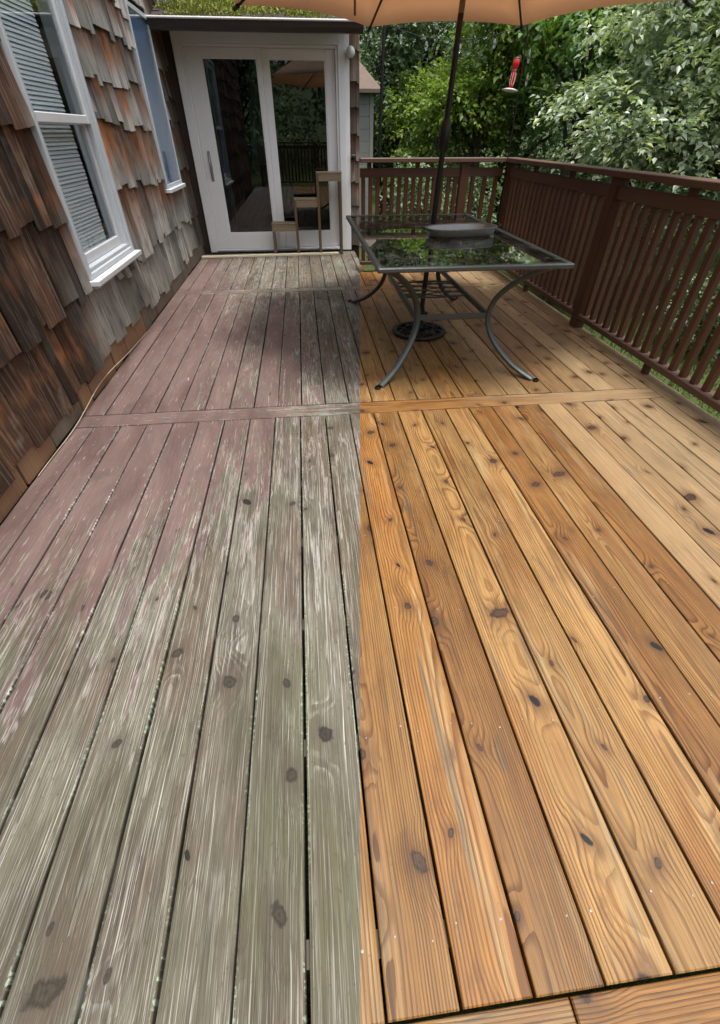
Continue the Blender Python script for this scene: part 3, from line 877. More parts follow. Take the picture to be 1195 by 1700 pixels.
def door_panel(x0, x1, ya, yb, sl, sr):
    z0, z1 = DZ0 + 0.038, DZ1 - 0.128
    m = MB()
    m.box(x0, x0 + sl, ya, yb, z0, z1, 0.004); m.box(x1 - sr, x1, ya, yb, z0, z1, 0.004)
    m.box(x0 + sl, x1 - sr, ya + .0006, yb - .0006, z0, 0.242, 0.004); m.box(x0 + sl, x1 - sr, ya + .0006, yb - .0006, 1.90, z1, 0.004)
    b = 0.012
    m.box(x0 + sl, x0 + sl + b, ya + .008, yb - .008, 0.242, 1.90); m.box(x1 - sr - b, x1 - sr, ya + .008, yb - .008, 0.242, 1.90)
    p = H(m, 'door_panel', 'white_vinyl', door)
    m = MB().box(x0 + sl + .002, x1 - sr - .002, (ya + yb) / 2 - .006, (ya + yb) / 2 + .006, 0.238, 1.904)
    H(m, 'door_pane', 'door_glass', door)
    return p
door_panel(DX0 + 0.114, -0.335, DY - 0.012, DY + 0.032, 0.175, 0.055)
door_panel(-0.350, DX1 - 0.114, DY + 0.040, DY + 0.084, 0.088, 0.112)
m = MB().tube([(-1.095, DY - 0.016, 0.83), (-1.095, DY - 0.045, 0.87), (-1.090, DY - 0.062, 0.95), (-1.095, DY - 0.045, 1.03), (-1.095, DY - 0.016, 1.07)], 0.009, 8)
m.box(-1.112, -1.078, DY - 0.020, DY - 0.0125, 0.80, 1.10, 0.004)
H(m, 'door_handle', 'brushed_metal', door, True)
# interior
m = MB()
m.box(WX + .002, XE - .125, DY + 0.13, 9.39, -0.05, -0.002)
H(m, 'room_floor', 'interior_floor')
m = MB(); m.box(WX + .002, WX + .02, DY + .13, 9.39, 0, 2.5); m.box(XE - .145, XE - .125, DY + .13, 9.39, 0, 2.5); m.box(WX + .02, XE - .145, 9.37, 9.39, 0, 2.5); m.box(WX + .02, XE - .145, DY + .13, 9.37, 2.48, 2.5)
H(m, 'room_lining', 'interior_dark')
def curtain(name, label, x0, x1, y, z0, z1, mat, flare=0.0):
    m = MB(); n, k = 22, 8
    for j in range(k + 1):
        t = j / k
        for i in range(n + 1):
            u = i / n; xm = (x0 + x1) / 2; hw = (x1 - x0) / 2 * (1 - flare * (1 - t))
            m.v.append((xm + (u - .5) * 2 * hw + flare * .05 * (1 - t), y + 0.018 * math.sin(u * 21), z1 + (z0 - z1) * t))
    w = n + 1
    m.f = [(j * w + i, j * w + i + 1, (j + 1) * w + i + 1, (j + 1) * w + i) for j in range(k) for i in range(n)]
    o = m.build(name, mat, smooth=True); s = o.modifiers.new('thick', 'SOLIDIFY'); s.thickness = 0.002
    return tag(o, label, 'curtain')
curtain('curtain', 'gathered white curtain hanging inside the left glass of the sliding door', -0.60, -0.40, DY + 0.30, 0.95, 2.2, 'curtain_white', 0.6)
curtain('curtain', 'dark blue curtain at the handle side of the sliding door', -1.17, -0.92, DY + 0.35, 0.05, 2.2, 'curtain_blue')
t = thing('dining_chair', 'dark wooden chair in the room behind the right door glass', 'chair', (0.05, 8.1, 0))
for lx in (-.2, .2):
    for ly in (-.2, .2): MB().tube([(lx, ly, 0), (lx * .95, ly * .95, .45 if ly < 0 else .95)], .018, 6).build('leg', 'furniture_dark', t)
MB().box(-.22, .22, -.22, .22, .45, .48, .01).build('seat', 'furniture_dark', t); MB().box(-.18, .18, .18, .2, .60, .93, .006).build('backrest', 'furniture_dark', t)

# roof of the wing
EY, EZ = 6.62, 2.112
sl_ = math.tan(R_(19))
def roof_z(y): return EZ + (y - EY) * sl_
m = MB()
xa, xb = WX + 0.03, 0.745
m.add([(xa, EY, EZ), (xb, EY, EZ), (xb, 9.7, roof_z(9.7)), (xa, 9.7, roof_z(9.7)), (xa, EY, EZ - .03), (xb, EY, EZ - .03), (xb, 9.7, roof_z(9.7) - .03), (xa, 9.7, roof_z(9.7) - .03)],
      [(0, 1, 2, 3), (4, 7, 6, 5), (0, 4, 5, 1), (1, 5, 6, 2), (2, 6, 7, 3), (3, 7, 4, 0)])
roof = H(m, 'roof', 'roof_asphalt')
rw = Vector(roof['wl'])
rm = MB().box(-0.072, 0.072, 0, 0.30, 0, 0.006, 0.001).mesh('roof_shingle')
for r_i in range(4):
    x = xa + 0.08 + (0.07 if r_i % 2 else 0)
    while x < xb - 0.07:
        yy = EY - 0.02 + r_i * 0.14
        o = link('roof_shingle', rm, 'roof_asphalt', roof, Vector((x, yy, roof_z(yy) + 0.005 + 0.002 * (r_i % 2))) - rw, (math.atan(sl_) - 0.025, 0, random.uniform(-.01, .01))); x += 0.149
m = MB()
m.box(xa, xb, EY - 0.012, EY + 0.012, EZ - 0.068, EZ - 0.034)
m.add([(x, y, roof_z(y) - d) for x in (xa, xb) for y in (EY + .014, DY - .002) for d in (.060, .048)], [(0, 1, 3, 2), (4, 6, 7, 5), (0, 4, 5, 1), (2, 3, 7, 6), (0, 2, 6, 4), (1, 5, 7, 3)])
H(m, 'fascia_and_soffit', 'fascia_grey', roof)
gp = [(0.0, 0.0), (0.0, -0.085), (-0.06, -0.085), (-0.085, -0.05), (-0.095, -0.01), (-0.105, -0.008)]
m = MB(); n = len(gp)
vs_ = [(x, EY - 0.014 + a, EZ + 0.012 + b) for x in (xa, xb) for a, b in gp] + [(x, EY - 0.014 + a + 0.002, EZ + 0.012 + b + 0.003) for x in (xa, xb) for a, b in gp]
m.add(vs_, [(i, i + 1, n + i + 1, n + i) for i in range(n - 1)] + [(2 * n + i, 3 * n + i, 3 * n + i + 1, 2 * n + i + 1) for i in range(n - 1)] + [tuple(range(n - 1, -1, -1)), tuple(range(n, 2 * n))])
gut = H(m, 'gutter', 'gutter_brown', roof)
m = MB().tube([(xa, EY - 0.122, EZ + 0.006), (xb, EY - 0.122, EZ + 0.008)], 0.010, 8)
H(m, 'gutter_lip', 'gutter_lip', roof)
# moss
mv, mt = [], []
cl = [(rng.uniform(xa + .1, 0.35), EY + 0.10 + abs(rng.normal(0, 0.8)), rng.uniform(.05, .15)) for _ in range(230)]
for cx_, cy_, rr in cl:
    if cy_ > 9.5: continue
    for _ in range(70):
        a = rng.random() * 2 * PI; q = rr * math.sqrt(rng.random())
        px, py = cx_ + q * math.cos(a) * 1.5, cy_ + q * math.sin(a)
        h = 0.05 * (1 - (q / rr) ** 2) * (rr / .12)
        b = np.array([px, py, roof_z(py) + 0.008 + h]); s = rng.uniform(.010, .024)
        d1 = rng.normal(0, 1, 3); d1 /= np.linalg.norm(d1); d2 = np.cross(d1, rng.normal(0, 1, 3)); d2 /= np.linalg.norm(d2)
        k = len(mv); mv += [b - d2 * s * .5, b + d2 * s * .5, b + d1 * s + np.array([0, 0, s * .6])]; mt.append((k, k + 1, k + 2))
o = link('moss', np_mesh('moss', np.array(mv) - np.array(rw), np.array(mt)), 'moss', roof); o['kind'] = 'stuff'
# roof of the main block above the long wall is out of sight; upper courses run on
m = MB(); m.lathe([(0.0, 0), (0.045, 0.0), (0.045, 0.015), (0.02, 0.03)], 16, M=Matrix.Translation((0.672, DY - 0.022, 1.96)) @ Matrix.Rotation(PI / 2, 4, 'X'))
lamp = H(m, 'wall_lamp', 'brushed_metal', None, True)
m = MB(); m.lathe([(0.0005, -0.05)] + [(0.05 * math.cos(R_(a)), 0.05 * math.sin(R_(a))) for a in range(-75, 90, 15)] + [(0.0005, 0.05)], 18, (0.668, DY - 0.098, 1.96))
H(m, 'lamp_globe', 'lamp_white', lamp, True)
m = MB(); m.box(0.664, 0.72, DY - 0.10, DY - 0.026, 1.03, 1.06, 0.003)
H(m, 'wall_shelf', 'gutter_brown')

# cable at the foot of the wall
pts = []
for y in np.arange(1.9, 4.0, 0.05):
    k = (y - 1.9) / 2.1
    pts.append((WX + 0.040 + 0.010 * math.sin(y * 6) * math.sin(k * PI), y, 0.006 + 0.040 * max(0, math.sin((y - 2.2) * 1.9)) ** 1.5))
o = MB().tube(pts, 0.0024, 6).build('cable', 'cable_tan', smooth=True)
tag(o, 'thin tan cable lying along the foot of the shingled wall', 'cable')

# pale strip of timber across the deck before the door
o = MB().box(-0.915, 0.915, -0.030, 0.030, 0, 0.022, 0.002).build('timber_strip', 'pale_pine', loc=(-0.455, 6.915, 0.0015))
o.rotation_euler = (0, 0, 0.030)
tag(o, 'pale new pine strip lying across the boards in front of the sliding door', 'timber')

# ================================================================== PLANT STAND
st = thing('plant_stand', 'three-step weathered wooden plant stand before the sliding door', 'stand', (-0.41, 7.02, 0.0))
tiers = [(0.0, 0.315, 0.372), (0.315, 0.615, 0.634), (0.615, 0.925, 0.902)]
for a, b, h in tiers:
    s = MB().box(a + .001, b + .012, -0.085, 0.085, h - 0.020, h, 0.003).build('shelf', 'stand_wood', st)
    for yy in (-0.082, 0.066): MB().box(a + 0.004, b + .008, yy, yy + 0.016, h - 0.095, h - 0.021, 0.002).build('apron', 'stand_wood', s)
for i, x in enumerate((0.018, 0.328, 0.630, 0.915)):
    h = (0.372, 0.634, 0.902, 0.902)[i]
    for yy in (-0.074, 0.074):
        MB().box(-0.016, 0.016, -0.015, 0.015, 0.0, h - 0.0955 if i in (0, 3) else h - 0.022, 0.002).build('leg', 'stand_leg', st, (x + (0.0 if i else 0.0), yy, 0.001))

# ================================================================== RAILING
RX, RY = 2.285, 5.905
RH = 1.07
def railing(name, label, length, posts, pitch, w, blocks, feet, loc, rz, skip=None):
    t = thing(name, label, 'railing', loc, rz=rz)
    MB().box(-0.07, 0.07, 0, length, RH - 0.038, RH, 0.004).build('top_rail', 'rail_lengthwise', t)
    segs = []; ps = sorted(posts)
    for p in ps:
        MB().box(-0.045, 0.045, -0.045, 0.045, 0, RH - 0.0385, 0.004).build('post', 'rail_upright', t, (0.0, p, 0.001))
    edges = [0.0] + [v for p in ps for v in (p - 0.046, p + 0.046)] + [length]
    segs = [(edges[i], edges[i + 1]) for i in range(0, len(edges), 2) if edges[i + 1] - edges[i] > 0.05]
    for a, b in segs:
        MB().box(-0.022, 0.022, a, b, 0.905, 0.985, 0.003).build('upper_rail', 'rail_lengthwise', t)
        MB().box(-0.045, 0.045, a, b, 0.078, 0.116, 0.003).build('bottom_rail', 'rail_lengthwise', t)
        n = max(1, int((b - a) / pitch(a))); q = (b - a) / n
        for i in range(n):
            y = a + (i + 0.5) * q
            o = link('baluster', BAL[w], 'rail_upright', t, (random.uniform(-.001, .001), y, 0.1165)); o.rotation_euler = (random.uniform(-.006, .006), 0, random.uniform(-.06, .06))
    for y in blocks: MB().box(-0.02, 0.02, -0.022, 0.022, 0.9855, RH - 0.0385, 0.002).build('spacer_block', 'rail_upright', t, (0, y, 0))
    for y in feet: MB().box(-0.02, 0.02, -0.02, 0.02, 0.001, 0.0775, 0.002).build('support_foot', 'rail_upright', t, (0, y, 0))
    return t
BAL = {}
for w in (0.042, 0.040):
    BAL[w] = MB().box(-0.019, 0.019, -w / 2, w / 2, 0, 0.788, 0.003).mesh('baluster')
railing('deck_railing', 'dark brown railing along the lawn side of the deck', RY + 3.05 + 0.045, [0.2, 2.25, 4.45, 6.78, RY + 3.0], lambda a: 0.1, 0.040,
        [0.9, 1.6, 3.0, 3.7, 5.2, 6.0, 7.5, 8.25], [1.2, 3.4, 5.78, 7.9], (RX, -3.05, 0), 0.0)
railing('deck_railing', 'dark brown railing across the far end behind the glass table', 1.57, [1.57 - 1.15 + 0.005 * 0 + 0.72], lambda a: 0.073 if a < 1.0 else 0.1, 0.042,
        [0.10, 0.62], [0.5], (RX - 0.072 - 1.57, RY, 0), -PI / 2)

railing('deck_railing', 'railing across the near end of the deck, seen only mirrored in the door glass', 3.4, [0.05, 1.7], lambda a: 0.1, 0.042,
        [0.8, 2.4], [0.9], (RX - 0.072 - 3.4, -2.98, 0), -PI / 2)
# ================================================================== TABLE
TX0, TX1, TY0, TY1, TZ = 0.385, 1.505, 2.645, 4.70, 0.712
tb = thing('patio_table', 'rectangular glass-topped patio table with curved grey metal legs', 'table', ((TX0 + TX1) / 2, (TY0 + TY1) / 2, 0))
hx, hy = (TX1 - TX0) / 2, (TY1 - TY0) / 2
m = MB(); c = 0.03
m.box(-hx, hx, -hy, -hy + 0.035, TZ - 0.026, TZ, 0.006); m.box(-hx, hx, hy - 0.035, hy, TZ - 0.026, TZ, 0.006)
m.box(-hx, -hx + 0.035, -hy + .0352, hy - .0352, TZ - 0.0255, TZ - .0005, 0.006); m.box(hx - 0.035, hx, -hy + .0352, hy - .0352, TZ - 0.0255, TZ - .0005, 0.006)
m.build('top_frame', 'table_frame', tb)
MB().box(-hx + 0.030, hx - 0.030, -hy + 0.030, hy - 0.030, TZ - 0.010, TZ - 0.004).build('glass_top', 'table_glass', tb)
LEGK = 0.30
for sx in (-1, 1):
    for sy in (-1, 1):
        pts, rad = [], []
        for i in range(25):
            u = i / 24
            z = TZ - 0.030 - (TZ - 0.036) * u
            # C-shaped leg: in towards the middle at stretcher height, out at table and foot
            b = math.sin(PI * min(1, max(0, (u * 0.95 + 0.03)))) ** 0.72 * LEGK
            if u > 0.93: b -= (u - 0.93) * 0.25
            pts.append((sx * (hx - 0.02 - b), sy * (hy - 0.04 - b), z)); rad.append(0.017)
        # flat lead-in under the frame corner
        leg = MB().tube(pts, rad, 10, flat=1.35).build('leg', 'table_frame', tb, smooth=True)
        MB().lathe([(0.001, 0.0), (0.019, 0.0), (0.021, 0.006), (0.016, 0.016)], 12, (sx * (hx - 0.025), sy * (hy - 0.045), 0.001)).build('foot_glide', 'black_wire', leg, smooth=True)
ix, iy, SZ = hx - 0.02 - LEGK, hy - 0.04 - LEGK, 0.345
m = MB()
m.box(-ix, ix, -iy - 0.011, -iy + 0.011, SZ - 0.017, SZ + 0.017, 0.004); m.box(-ix, ix, iy - 0.011, iy + 0.011, SZ - 0.017, SZ + 0.017, 0.004)
m.build('cross_stretcher', 'table_frame', tb)
for s in (-1, 1): MB().box(s * ix - 0.012, s * ix + 0.012, -iy + .012, iy - .012, SZ - 0.019, SZ + 0.015, 0.004).build('side_stretcher', 'table_frame', tb)
m = MB()
for k in range(-3, 4):
    m.tube([(-ix, 0.06 * k, SZ), (-ix / 2, 0.06 * k + 0.05 * (1 if k % 2 else -1), SZ), (0, 0.06 * k, SZ), (ix / 2, 0.06 * k + 0.05 * (-1 if k % 2 else 1), SZ), (ix, 0.06 * k, SZ)], 0.005, 6)
for s in (-1, 1): m.tube([(-ix, s * 0.2, SZ), (0, s * 0.235, SZ), (ix, s * 0.2, SZ)], 0.007, 6)
m.build('lattice', 'table_frame', tb, smooth=True)

# galvanised tray on the table
def oval_ring(a, b, z, n=36): return [(a * math.copysign(abs(math.cos(2 * PI * k / n)) ** .7, math.cos(2 * PI * k / n)), b * math.copysign(abs(math.sin(2 * PI * k / n)) ** .8, math.sin(2 * PI * k / n)), z) for k in range(n)]
tr = thing('metal_tray', 'oval galvanised metal tray with handles on the glass table', 'tray', (1.115, 3.60, TZ), rz=0.16)
m = MB(); n = 36
rings = [oval_ring(.225, .105, .001), oval_ring(.245, .12, .012), oval_ring(.262, .135, .050), oval_ring(.258, .131, .050), oval_ring(.240, .116, .014), oval_ring(.002, .002, .006)]
vs_ = [p for r in rings for p in r]
m.add(vs_, [(i * n + k, i * n + (k + 1) % n, (i + 1) * n + (k + 1) % n, (i + 1) * n + k) for i in range(len(rings) - 1) for k in range(n)] + [tuple(range(n - 1, -1, -1))])
m.build('tray_body', 'galvanised', tr, smooth=True)
MB().tube(oval_ring(.262, .135, .051), 0.0045, 6, closed=True).build('rolled_rim', 'galvanised', tr, smooth=True)
for s in (-1, 1):
    MB().tube([(s * .255, -.05, .045), (s * .285, -.045, .055), (s * .292, 0, .060), (s * .285, .045, .055), (s * .255, .05, .045)], 0.006, 8).build('handle', 'cast_iron', tr, smooth=True)
# ================================================================== PARASOL
ub = thing('umbrella_base', 'round black scrolled cast iron umbrella base under the table', 'umbrella base', (0.9, 3.72, 0))
ring = lambda r, z, n=32: [(r * math.cos(2 * PI * k / n), r * math.sin(2 * PI * k / n), z) for k in range(n)]
m = MB(); m.tube(ring(.205, .016), .014, 8, closed=True, flat=1.3); m.build('rim', 'cast_iron', ub, smooth=True)
MB().tube(ring(.115, .024), .009, 8, closed=True).build('inner_ring', 'cast_iron', ub, smooth=True)
for k in range(8):
    a = 2 * PI * k / 8
    pts = []
    for i in range(15):
        u = i / 14; r = .05 + .148 * u; aa = a + .35 * math.sin(u * 2 * PI)
        pts.append((r * math.cos(aa), r * math.sin(aa), .045 - .03 * u))
    MB().tube(pts, .009, 6).build('scroll', 'cast_iron', ub, smooth=True)
    ca = a + PI / 8
    MB().tube([(.16 * math.cos(ca) + .026 * math.cos(q), .16 * math.sin(ca) + .026 * math.sin(q), .022) for q in [2 * PI * j / 12 for j in range(12)]], .007, 6, closed=True).build('scroll', 'cast_iron', ub, smooth=True)
MB().lathe([(.001, .0), (.06, .0), (.058, .03), (.036, .06), (.031, .10), (.031, .20), (.027, .21), (.021, .21)], 20).build('socket', 'cast_iron', ub, smooth=True)
MB().tube([(.03, 0, .15), (.058, 0, .15)], .008, 8).build('clamp_knob', 'cast_iron', ub, smooth=True)

um = thing('patio_umbrella', 'tan patio umbrella on a dark pole standing through the glass table', 'umbrella', (0.9, 3.72, 0.02))
UX, UY, UZT = 1.05 - 0.9, 3.80 - 3.72, 1.94 - 0.02          # canopy centre and tip height in the umbrella's frame
APZ = 2.52
def pole_pt(z): k = z / APZ; return Vector((UX * k, UY * k, z))
MB().tube([pole_pt(0.02), pole_pt(1.22)], 0.0190, 16).build('lower_pole', 'pole_bronze', um, smooth=True)
MB().tube([pole_pt(1.20), pole_pt(1.78)], 0.0175, 16).build('upper_pole', 'pole_bronze', um, smooth=True)
MB().tube([pole_pt(1.781), pole_pt(APZ)], 0.0175, 16).build('pole_top', 'pole_wood_collar', um, smooth=True)
cr = MB(); p = pole_pt(1.23); cr.tube([pole_pt(1.15), pole_pt(1.18), pole_pt(1.28), pole_pt(1.32)], [.024, .034, .034, .022], 14); crank = cr.build('crank_housing', 'pole_bronze', um, smooth=True)
MB().tube([p + Vector((-.03, -.01, 0)), p + Vector((-.055, -.012, 0)), p + Vector((-.06, -.012, -.05)), p + Vector((-.08, -.014, -.05))], .006, 8).build('crank_handle', 'pole_bronze', crank, smooth=True)
URAD, UTH = 1.65, R_(81)
tips = [Vector((UX + URAD * math.cos(UTH + R_(22.5) + k * PI / 4), UY + URAD * math.sin(UTH + R_(22.5) + k * PI / 4), UZT)) for k in range(8)]
apex = Vector((UX, UY, APZ))
def rib_pt(k, t):
    p = apex.lerp(tips[k % 8], t); p.z += 0.06 * math.sin(PI * t); return p
m = MB(); NR, NS = 10, 8
for k in range(8):
    base = len(m.v)
    for i in range(NR + 1):
        t = i / NR
        for j in range(NS + 1):
            s = j / NS; p = rib_pt(k, t).lerp(rib_pt(k + 1, t), s)
            sag = 4 * s * (1 - s)
            out = Vector((p.x - UX, p.y - UY, 0))
            p = p - out * (0.045 * sag * t * t) + Vector((0, 0, 0.022 * sag * t))
            m.v.append(tuple(p))
    w = NS + 1
    m.f += [(base + i * w + j, base + i * w + j + 1, base + (i + 1) * w + j + 1, base + (i + 1) * w + j) for i in range(NR) for j in range(NS)]
can = m.build('canopy', 'canopy_cloth', um, smooth=True)
so_ = can.modifiers.new('cloth', 'SOLIDIFY'); so_.thickness = 0.0025; so_.offset = 1
hubz = APZ - 0.07
runner = Vector((UX * .82, UY * .82, APZ - 0.42))
for k in range(8):
    pts = [rib_pt(k, t) - Vector((0, 0, 0.016)) for t in (0.02, .25, .5, .75, 1.0)]
    r = MB().tube(pts, 0.0085, 8).build('rib', 'pole_bronze', um, smooth=True)
    MB().tube([rib_pt(k, .985) - Vector((0, 0, .016)), rib_pt(k, 1.012) - Vector((0, 0, .010))], 0.013, 8).build('rib_end', 'pole_bronze', r, smooth=True)
    MB().tube([runner, rib_pt(k, .5) - Vector((0, 0, .022))], 0.006, 8).build('strut', 'pole_wood_collar', um, smooth=True)
MB().tube([runner - Vector((0, 0, .03)), runner + Vector((0, 0, .03))], .032, 14).build('runner_hub', 'pole_bronze', um, smooth=True)
MB().lathe([(.001, .10), (.012, .09), (.022, .05), (.014, .02), (.03, 0), (.03, -.05)], 14, tuple(apex)).build('finial', 'pole_bronze', um, smooth=True)
# tie strap hanging from a panel
a = rib_pt(0, .80).lerp(rib_pt(1, .80), .30)
MB().box(-.009, .009, -.001, .001, -.16, 0).build('tie_strap', 'pole_wood_collar', um, tuple(a))

# ================================================================== FEEDER, HOOK, STRING LIGHTS
hk = thing('shepherd_hook', 'slim black hook pole fixed to the corner post of the railing', 'hook pole', (RX - 0.055, RY - 0.055, 0.3))
hp = [(0, 0, 0), (.0, 0, .6), (-.008, .0, 1.2), (-.014, 0, 1.66), (-.022, 0, 1.71), (-.045, 0, 1.735), (-.07, 0, 1.715), (-.078, 0, 1.68)]
MB().tube(hp, .0075, 8).build('pole', 'black_wire', hk, smooth=True)
for zb in (0.15, .62): MB().box(-.012, .05, -.012, .05, zb, zb + .02, .002).build('bracket', 'black_wire', hk)
fx, fy = RX - .055 - .078, RY - .055
fd = thing('hummingbird_feeder', 'red glass hummingbird feeder hanging from the black hook', 'feeder', (fx - .02, fy, 1.575))
fd.rotation_euler = (0, 0.10, 0)
MB().lathe([(.001, .0), (.035, .002), (.074, .010), (.077, .018), (.045, .028), (.022, .030)], 20).build('tray', 'feeder_plastic', fd, smooth=True)
MB().lathe([(.016, .030), (.017, .05), (.021, .07), (.023, .14), (.017, .152), (.017, .160), (.027, .180), (.031, .205), (.026, .228), (.012, .246), (.001, .250)], 20).build('bottle', 'feeder_glass', fd, smooth=True)
for k in range(4):
    a = k * PI / 2 + .5
    MB().lathe([(.001, .0), (.009, .0), (.012, .008), (.004, .010)], 8, (.045 * math.cos(a), .045 * math.sin(a), .018)).build('feeding_port', 'feeder_glass', fd, smooth=True)
MB().tube([(0, 0, .25), (.004, 0, .32), (.012, 0, .41)], .002, 6).build('hanging_wire', 'black_wire', fd)
for zc_ in (.152, .235): MB().lathe([(.019, 0), (.024, .002), (.024, .008), (.019, .010)], 18, (0, 0, zc_)).build('metal_band', 'brushed_metal', fd, smooth=True)
for k in range(6):
    a = k * PI / 3
    MB().tube([(.0175 * math.cos(a), .0175 * math.sin(a), .05), (.0235 * math.cos(a), .0235 * math.sin(a), .075), (.0245 * math.cos(a), .0245 * math.sin(a), .138)], .0022, 6).build('glass_flute', 'feeder_plastic', fd, smooth=True)
# string lights from a pole to the hook
lp = MB().tube([(0.86, 6.05, LAWN_Z), (0.865, 6.05, 1.0), (0.90, 6.05, 2.6)], .016, 8).build('string_light_pole', 'black_wire', smooth=True)
tag(lp, 'thin dark pole behind the left end of the far railing', 'pole')
sg = thing('string_lights', 'string of clear drop bulbs strung beyond the far railing', 'string lights', (0.89, 6.05, 2.05))
A = Vector((0, 0, 0)); B = Vector((RX - .11 - .89, -.15, -.02)); pts = []
for i in range(17):
    t = i / 16; p = A.lerp(B, t); p.z -= .10 * 4 * t * (1 - t); pts.append(p)
MB().tube(pts, .003, 6).build('wire', 'black_wire', sg)
def bulb(p):
    s = MB().lathe([(.001, .0), (.008, .0), (.008, -.025), (.006, -.026)], 10, tuple(p)).build('socket', 'black_wire', sg, smooth=True)
    MB().lathe([(.007, -.026), (.014, -.04), (.019, -.058), (.016, -.074), (.006, -.088), (.001, -.092)], 14, tuple(p)).build('bulb', 'bulb_glass', sg, smooth=True)
for i in (2, 5, 9, 13): bulb(pts[i])
for i, z in enumerate((1.78, 1.62)):
    o = thing('glass_drop', ['upper', 'lower'][i] + ' clear glass drop hanging beside the hook pole', 'glass drop', (RX - .055 + .05 + .02 * i, RY - .02, z))
    MB().lathe([(.001, .0), (.012, .02), (.017, .04), (.010, .075), (.002, .10)], 12).build('drop', 'bulb_glass', o, smooth=True)
    MB().tube([(0, 0, .1), (-.01, 0, 2.035 - z)], .0015, 5).build('thread', 'black_wire', o)

# ================================================================== SHED BEYOND
sh = thing('garden_shed', 'grey sided shed with small brown roof beyond the far railing', 'shed', (0.45, 11.6, LAWN_Z))
m = MB(); m.box(-1.0, 0.985, -0.6, 0.9, 0, 2.50); m.build('wall', 'shed_siding', sh)
m = MB(); m.box(0.93, 1.0, -0.625, -0.602, 0, 2.49, .003); m.build('corner_board', 'fascia_grey', sh)
for k in range(14):
    o = MB().box(-1.0, 0.925, -0.618, -0.6015, 0.02 + k * .175, 0.19 + k * .175, .003).build('siding_board', 'shed_siding', sh)
m = MB()
m.add([(-1.15, -.78, 2.49), (1.12, -.78, 2.49), (1.12, 1.0, 2.49), (-1.15, 1.0, 2.49), (-.6, .15, 3.15), (.55, .15, 3.15), (-1.15, -.78, 2.44), (1.12, -.78, 2.44), (1.12, 1.0, 2.44), (-1.15, 1.0, 2.44)],
      [(0, 1, 5, 4), (1, 2, 5), (2, 3, 4, 5), (3, 0, 4), (6, 7, 1, 0), (7, 8, 2, 1), (8, 9, 3, 2), (9, 6, 0, 3), (9, 8, 7, 6)])
m.build('roof', 'shed_roof', sh)

# ================================================================== TREES
def leaf_geo(starts, dirs, L, tl, size, droop=0.25, flat=0.55, wid=0.30):
    """Leaves along twigs; returns vertices and triangles (two per leaf, folded on the midrib)."""
    T = len(starts)
    s = (np.arange(L)[None, :] + rng.random((T, L))) / L
    d = dirs / np.linalg.norm(dirs, axis=1, keepdims=True)
    side = np.cross(d, np.array([0, 0, 1.0])) + 1e-4; side /= np.linalg.norm(side, axis=1, keepdims=True)
    ln = tl * rng.uniform(.6, 1.3, T)
    p = starts[:, None, :] + d[:, None, :] * (s * ln[:, None])[..., None]
    p[..., 2] -= droop * (s ** 2) * ln[:, None]
    sg = np.where(np.arange(L) % 2 == 0, 1, -1)[None, :, None]
    ld = d[:, None, :] * .7 + side[:, None, :] * sg * 0.9 + rng.normal(0, .35, (T, L, 3))
    ld[..., 2] -= 0.25
    ld /= np.linalg.norm(ld, axis=2, keepdims=True)
    up = np.array([0, 0, 1.0]) * flat + rng.normal(0, .42, (T, L, 3))
    sd = np.cross(ld, up); sd /= np.linalg.norm(sd, axis=2, keepdims=True) + 1e-6
    nn = np.cross(sd, ld)
    z = size * rng.uniform(.55, 1.25, (T, L, 1))
    p = p + rng.normal(0, size * .35, p.shape)
    v0 = p; v2 = p + ld * z - nn * z * .12; md = p + ld * z * .45
    v1 = md + sd * z * wid + nn * z * .10; v3 = md - sd * z * wid + nn * z * .10
    v = np.stack([v0, v1, v2, v3], 2).reshape(-1, 3)
    n = T * L; b = np.arange(n)[:, None] * 4
    t = np.concatenate([b + np.array([[0, 1, 2]]), b + np.array([[0, 2, 3]])], 1).reshape(-1, 3)
    return v, t
def blobs_twigs(blobs, per, layered=False):
    S, D = [], []
    for c, r in blobs:
        c = np.array(c); r = np.array(r)
        q = rng.normal(0, 1, (per, 3)); q /= np.linalg.norm(q, axis=1, keepdims=True)
        k = rng.random((per, 1)) ** 0.45
        S.append(c + q * k * r * 0.85)
        d = q * np.array([1, 1, .45 if layered else .8]) + rng.normal(0, .45, (per, 3)) * np.array([1, 1, .4])
        D.append(d)
    return np.concatenate(S), np.concatenate(D)
def tree(name, label, base, blobs, per, L, tl, size, mat, trunk_r=0.12, cat='tree', group=None, layered=False, trunk_top=None, **kw):
    t = thing(name, label, cat, base, group)
    b = np.array(base)
    S, D = blobs_twigs(blobs, per, layered)
    v, tr_ = leaf_geo(S, D, L, tl, size, **kw)
    link('crown', np_mesh('crown', v - b, tr_), mat, t)
    m = MB()
    cs = np.array([c for c, r in blobs])
    top = np.array(trunk_top) if trunk_top is not None else np.array([cs[:, 0].mean(), cs[:, 1].mean(), cs[:, 2].max()])
    def tp(k): return b + (top - b) * k + np.array([math.sin(k * 5 + b[0]), math.cos(k * 4 + b[1]), 0]) * 0.12 * k * (trunk_r / .1) ** .5
    m.tube([tuple(tp(k) - b) for k in np.linspace(0, 1, 8)], [trunk_r * (1.25 - 1.05 * k) for k in np.linspace(0, 1, 8)], 9)
    for c, r in blobs:
        c = np.array(c); hgt = max(1e-3, top[2] - b[2])
        k = min(.95, max(.15, (c[2] - b[2]) / hgt - .22))
        a = tp(k); mid = (a + c) / 2 + np.array([0, 0, .12])
        rr = trunk_r * max(.16, (1 - k) * .5)
        m.tube([tuple(a - b), tuple(mid - b), tuple(c - b)], [rr, rr * .65, rr * .25], 6)
    m.build('trunk', 'bark', t, smooth=True)
    return t
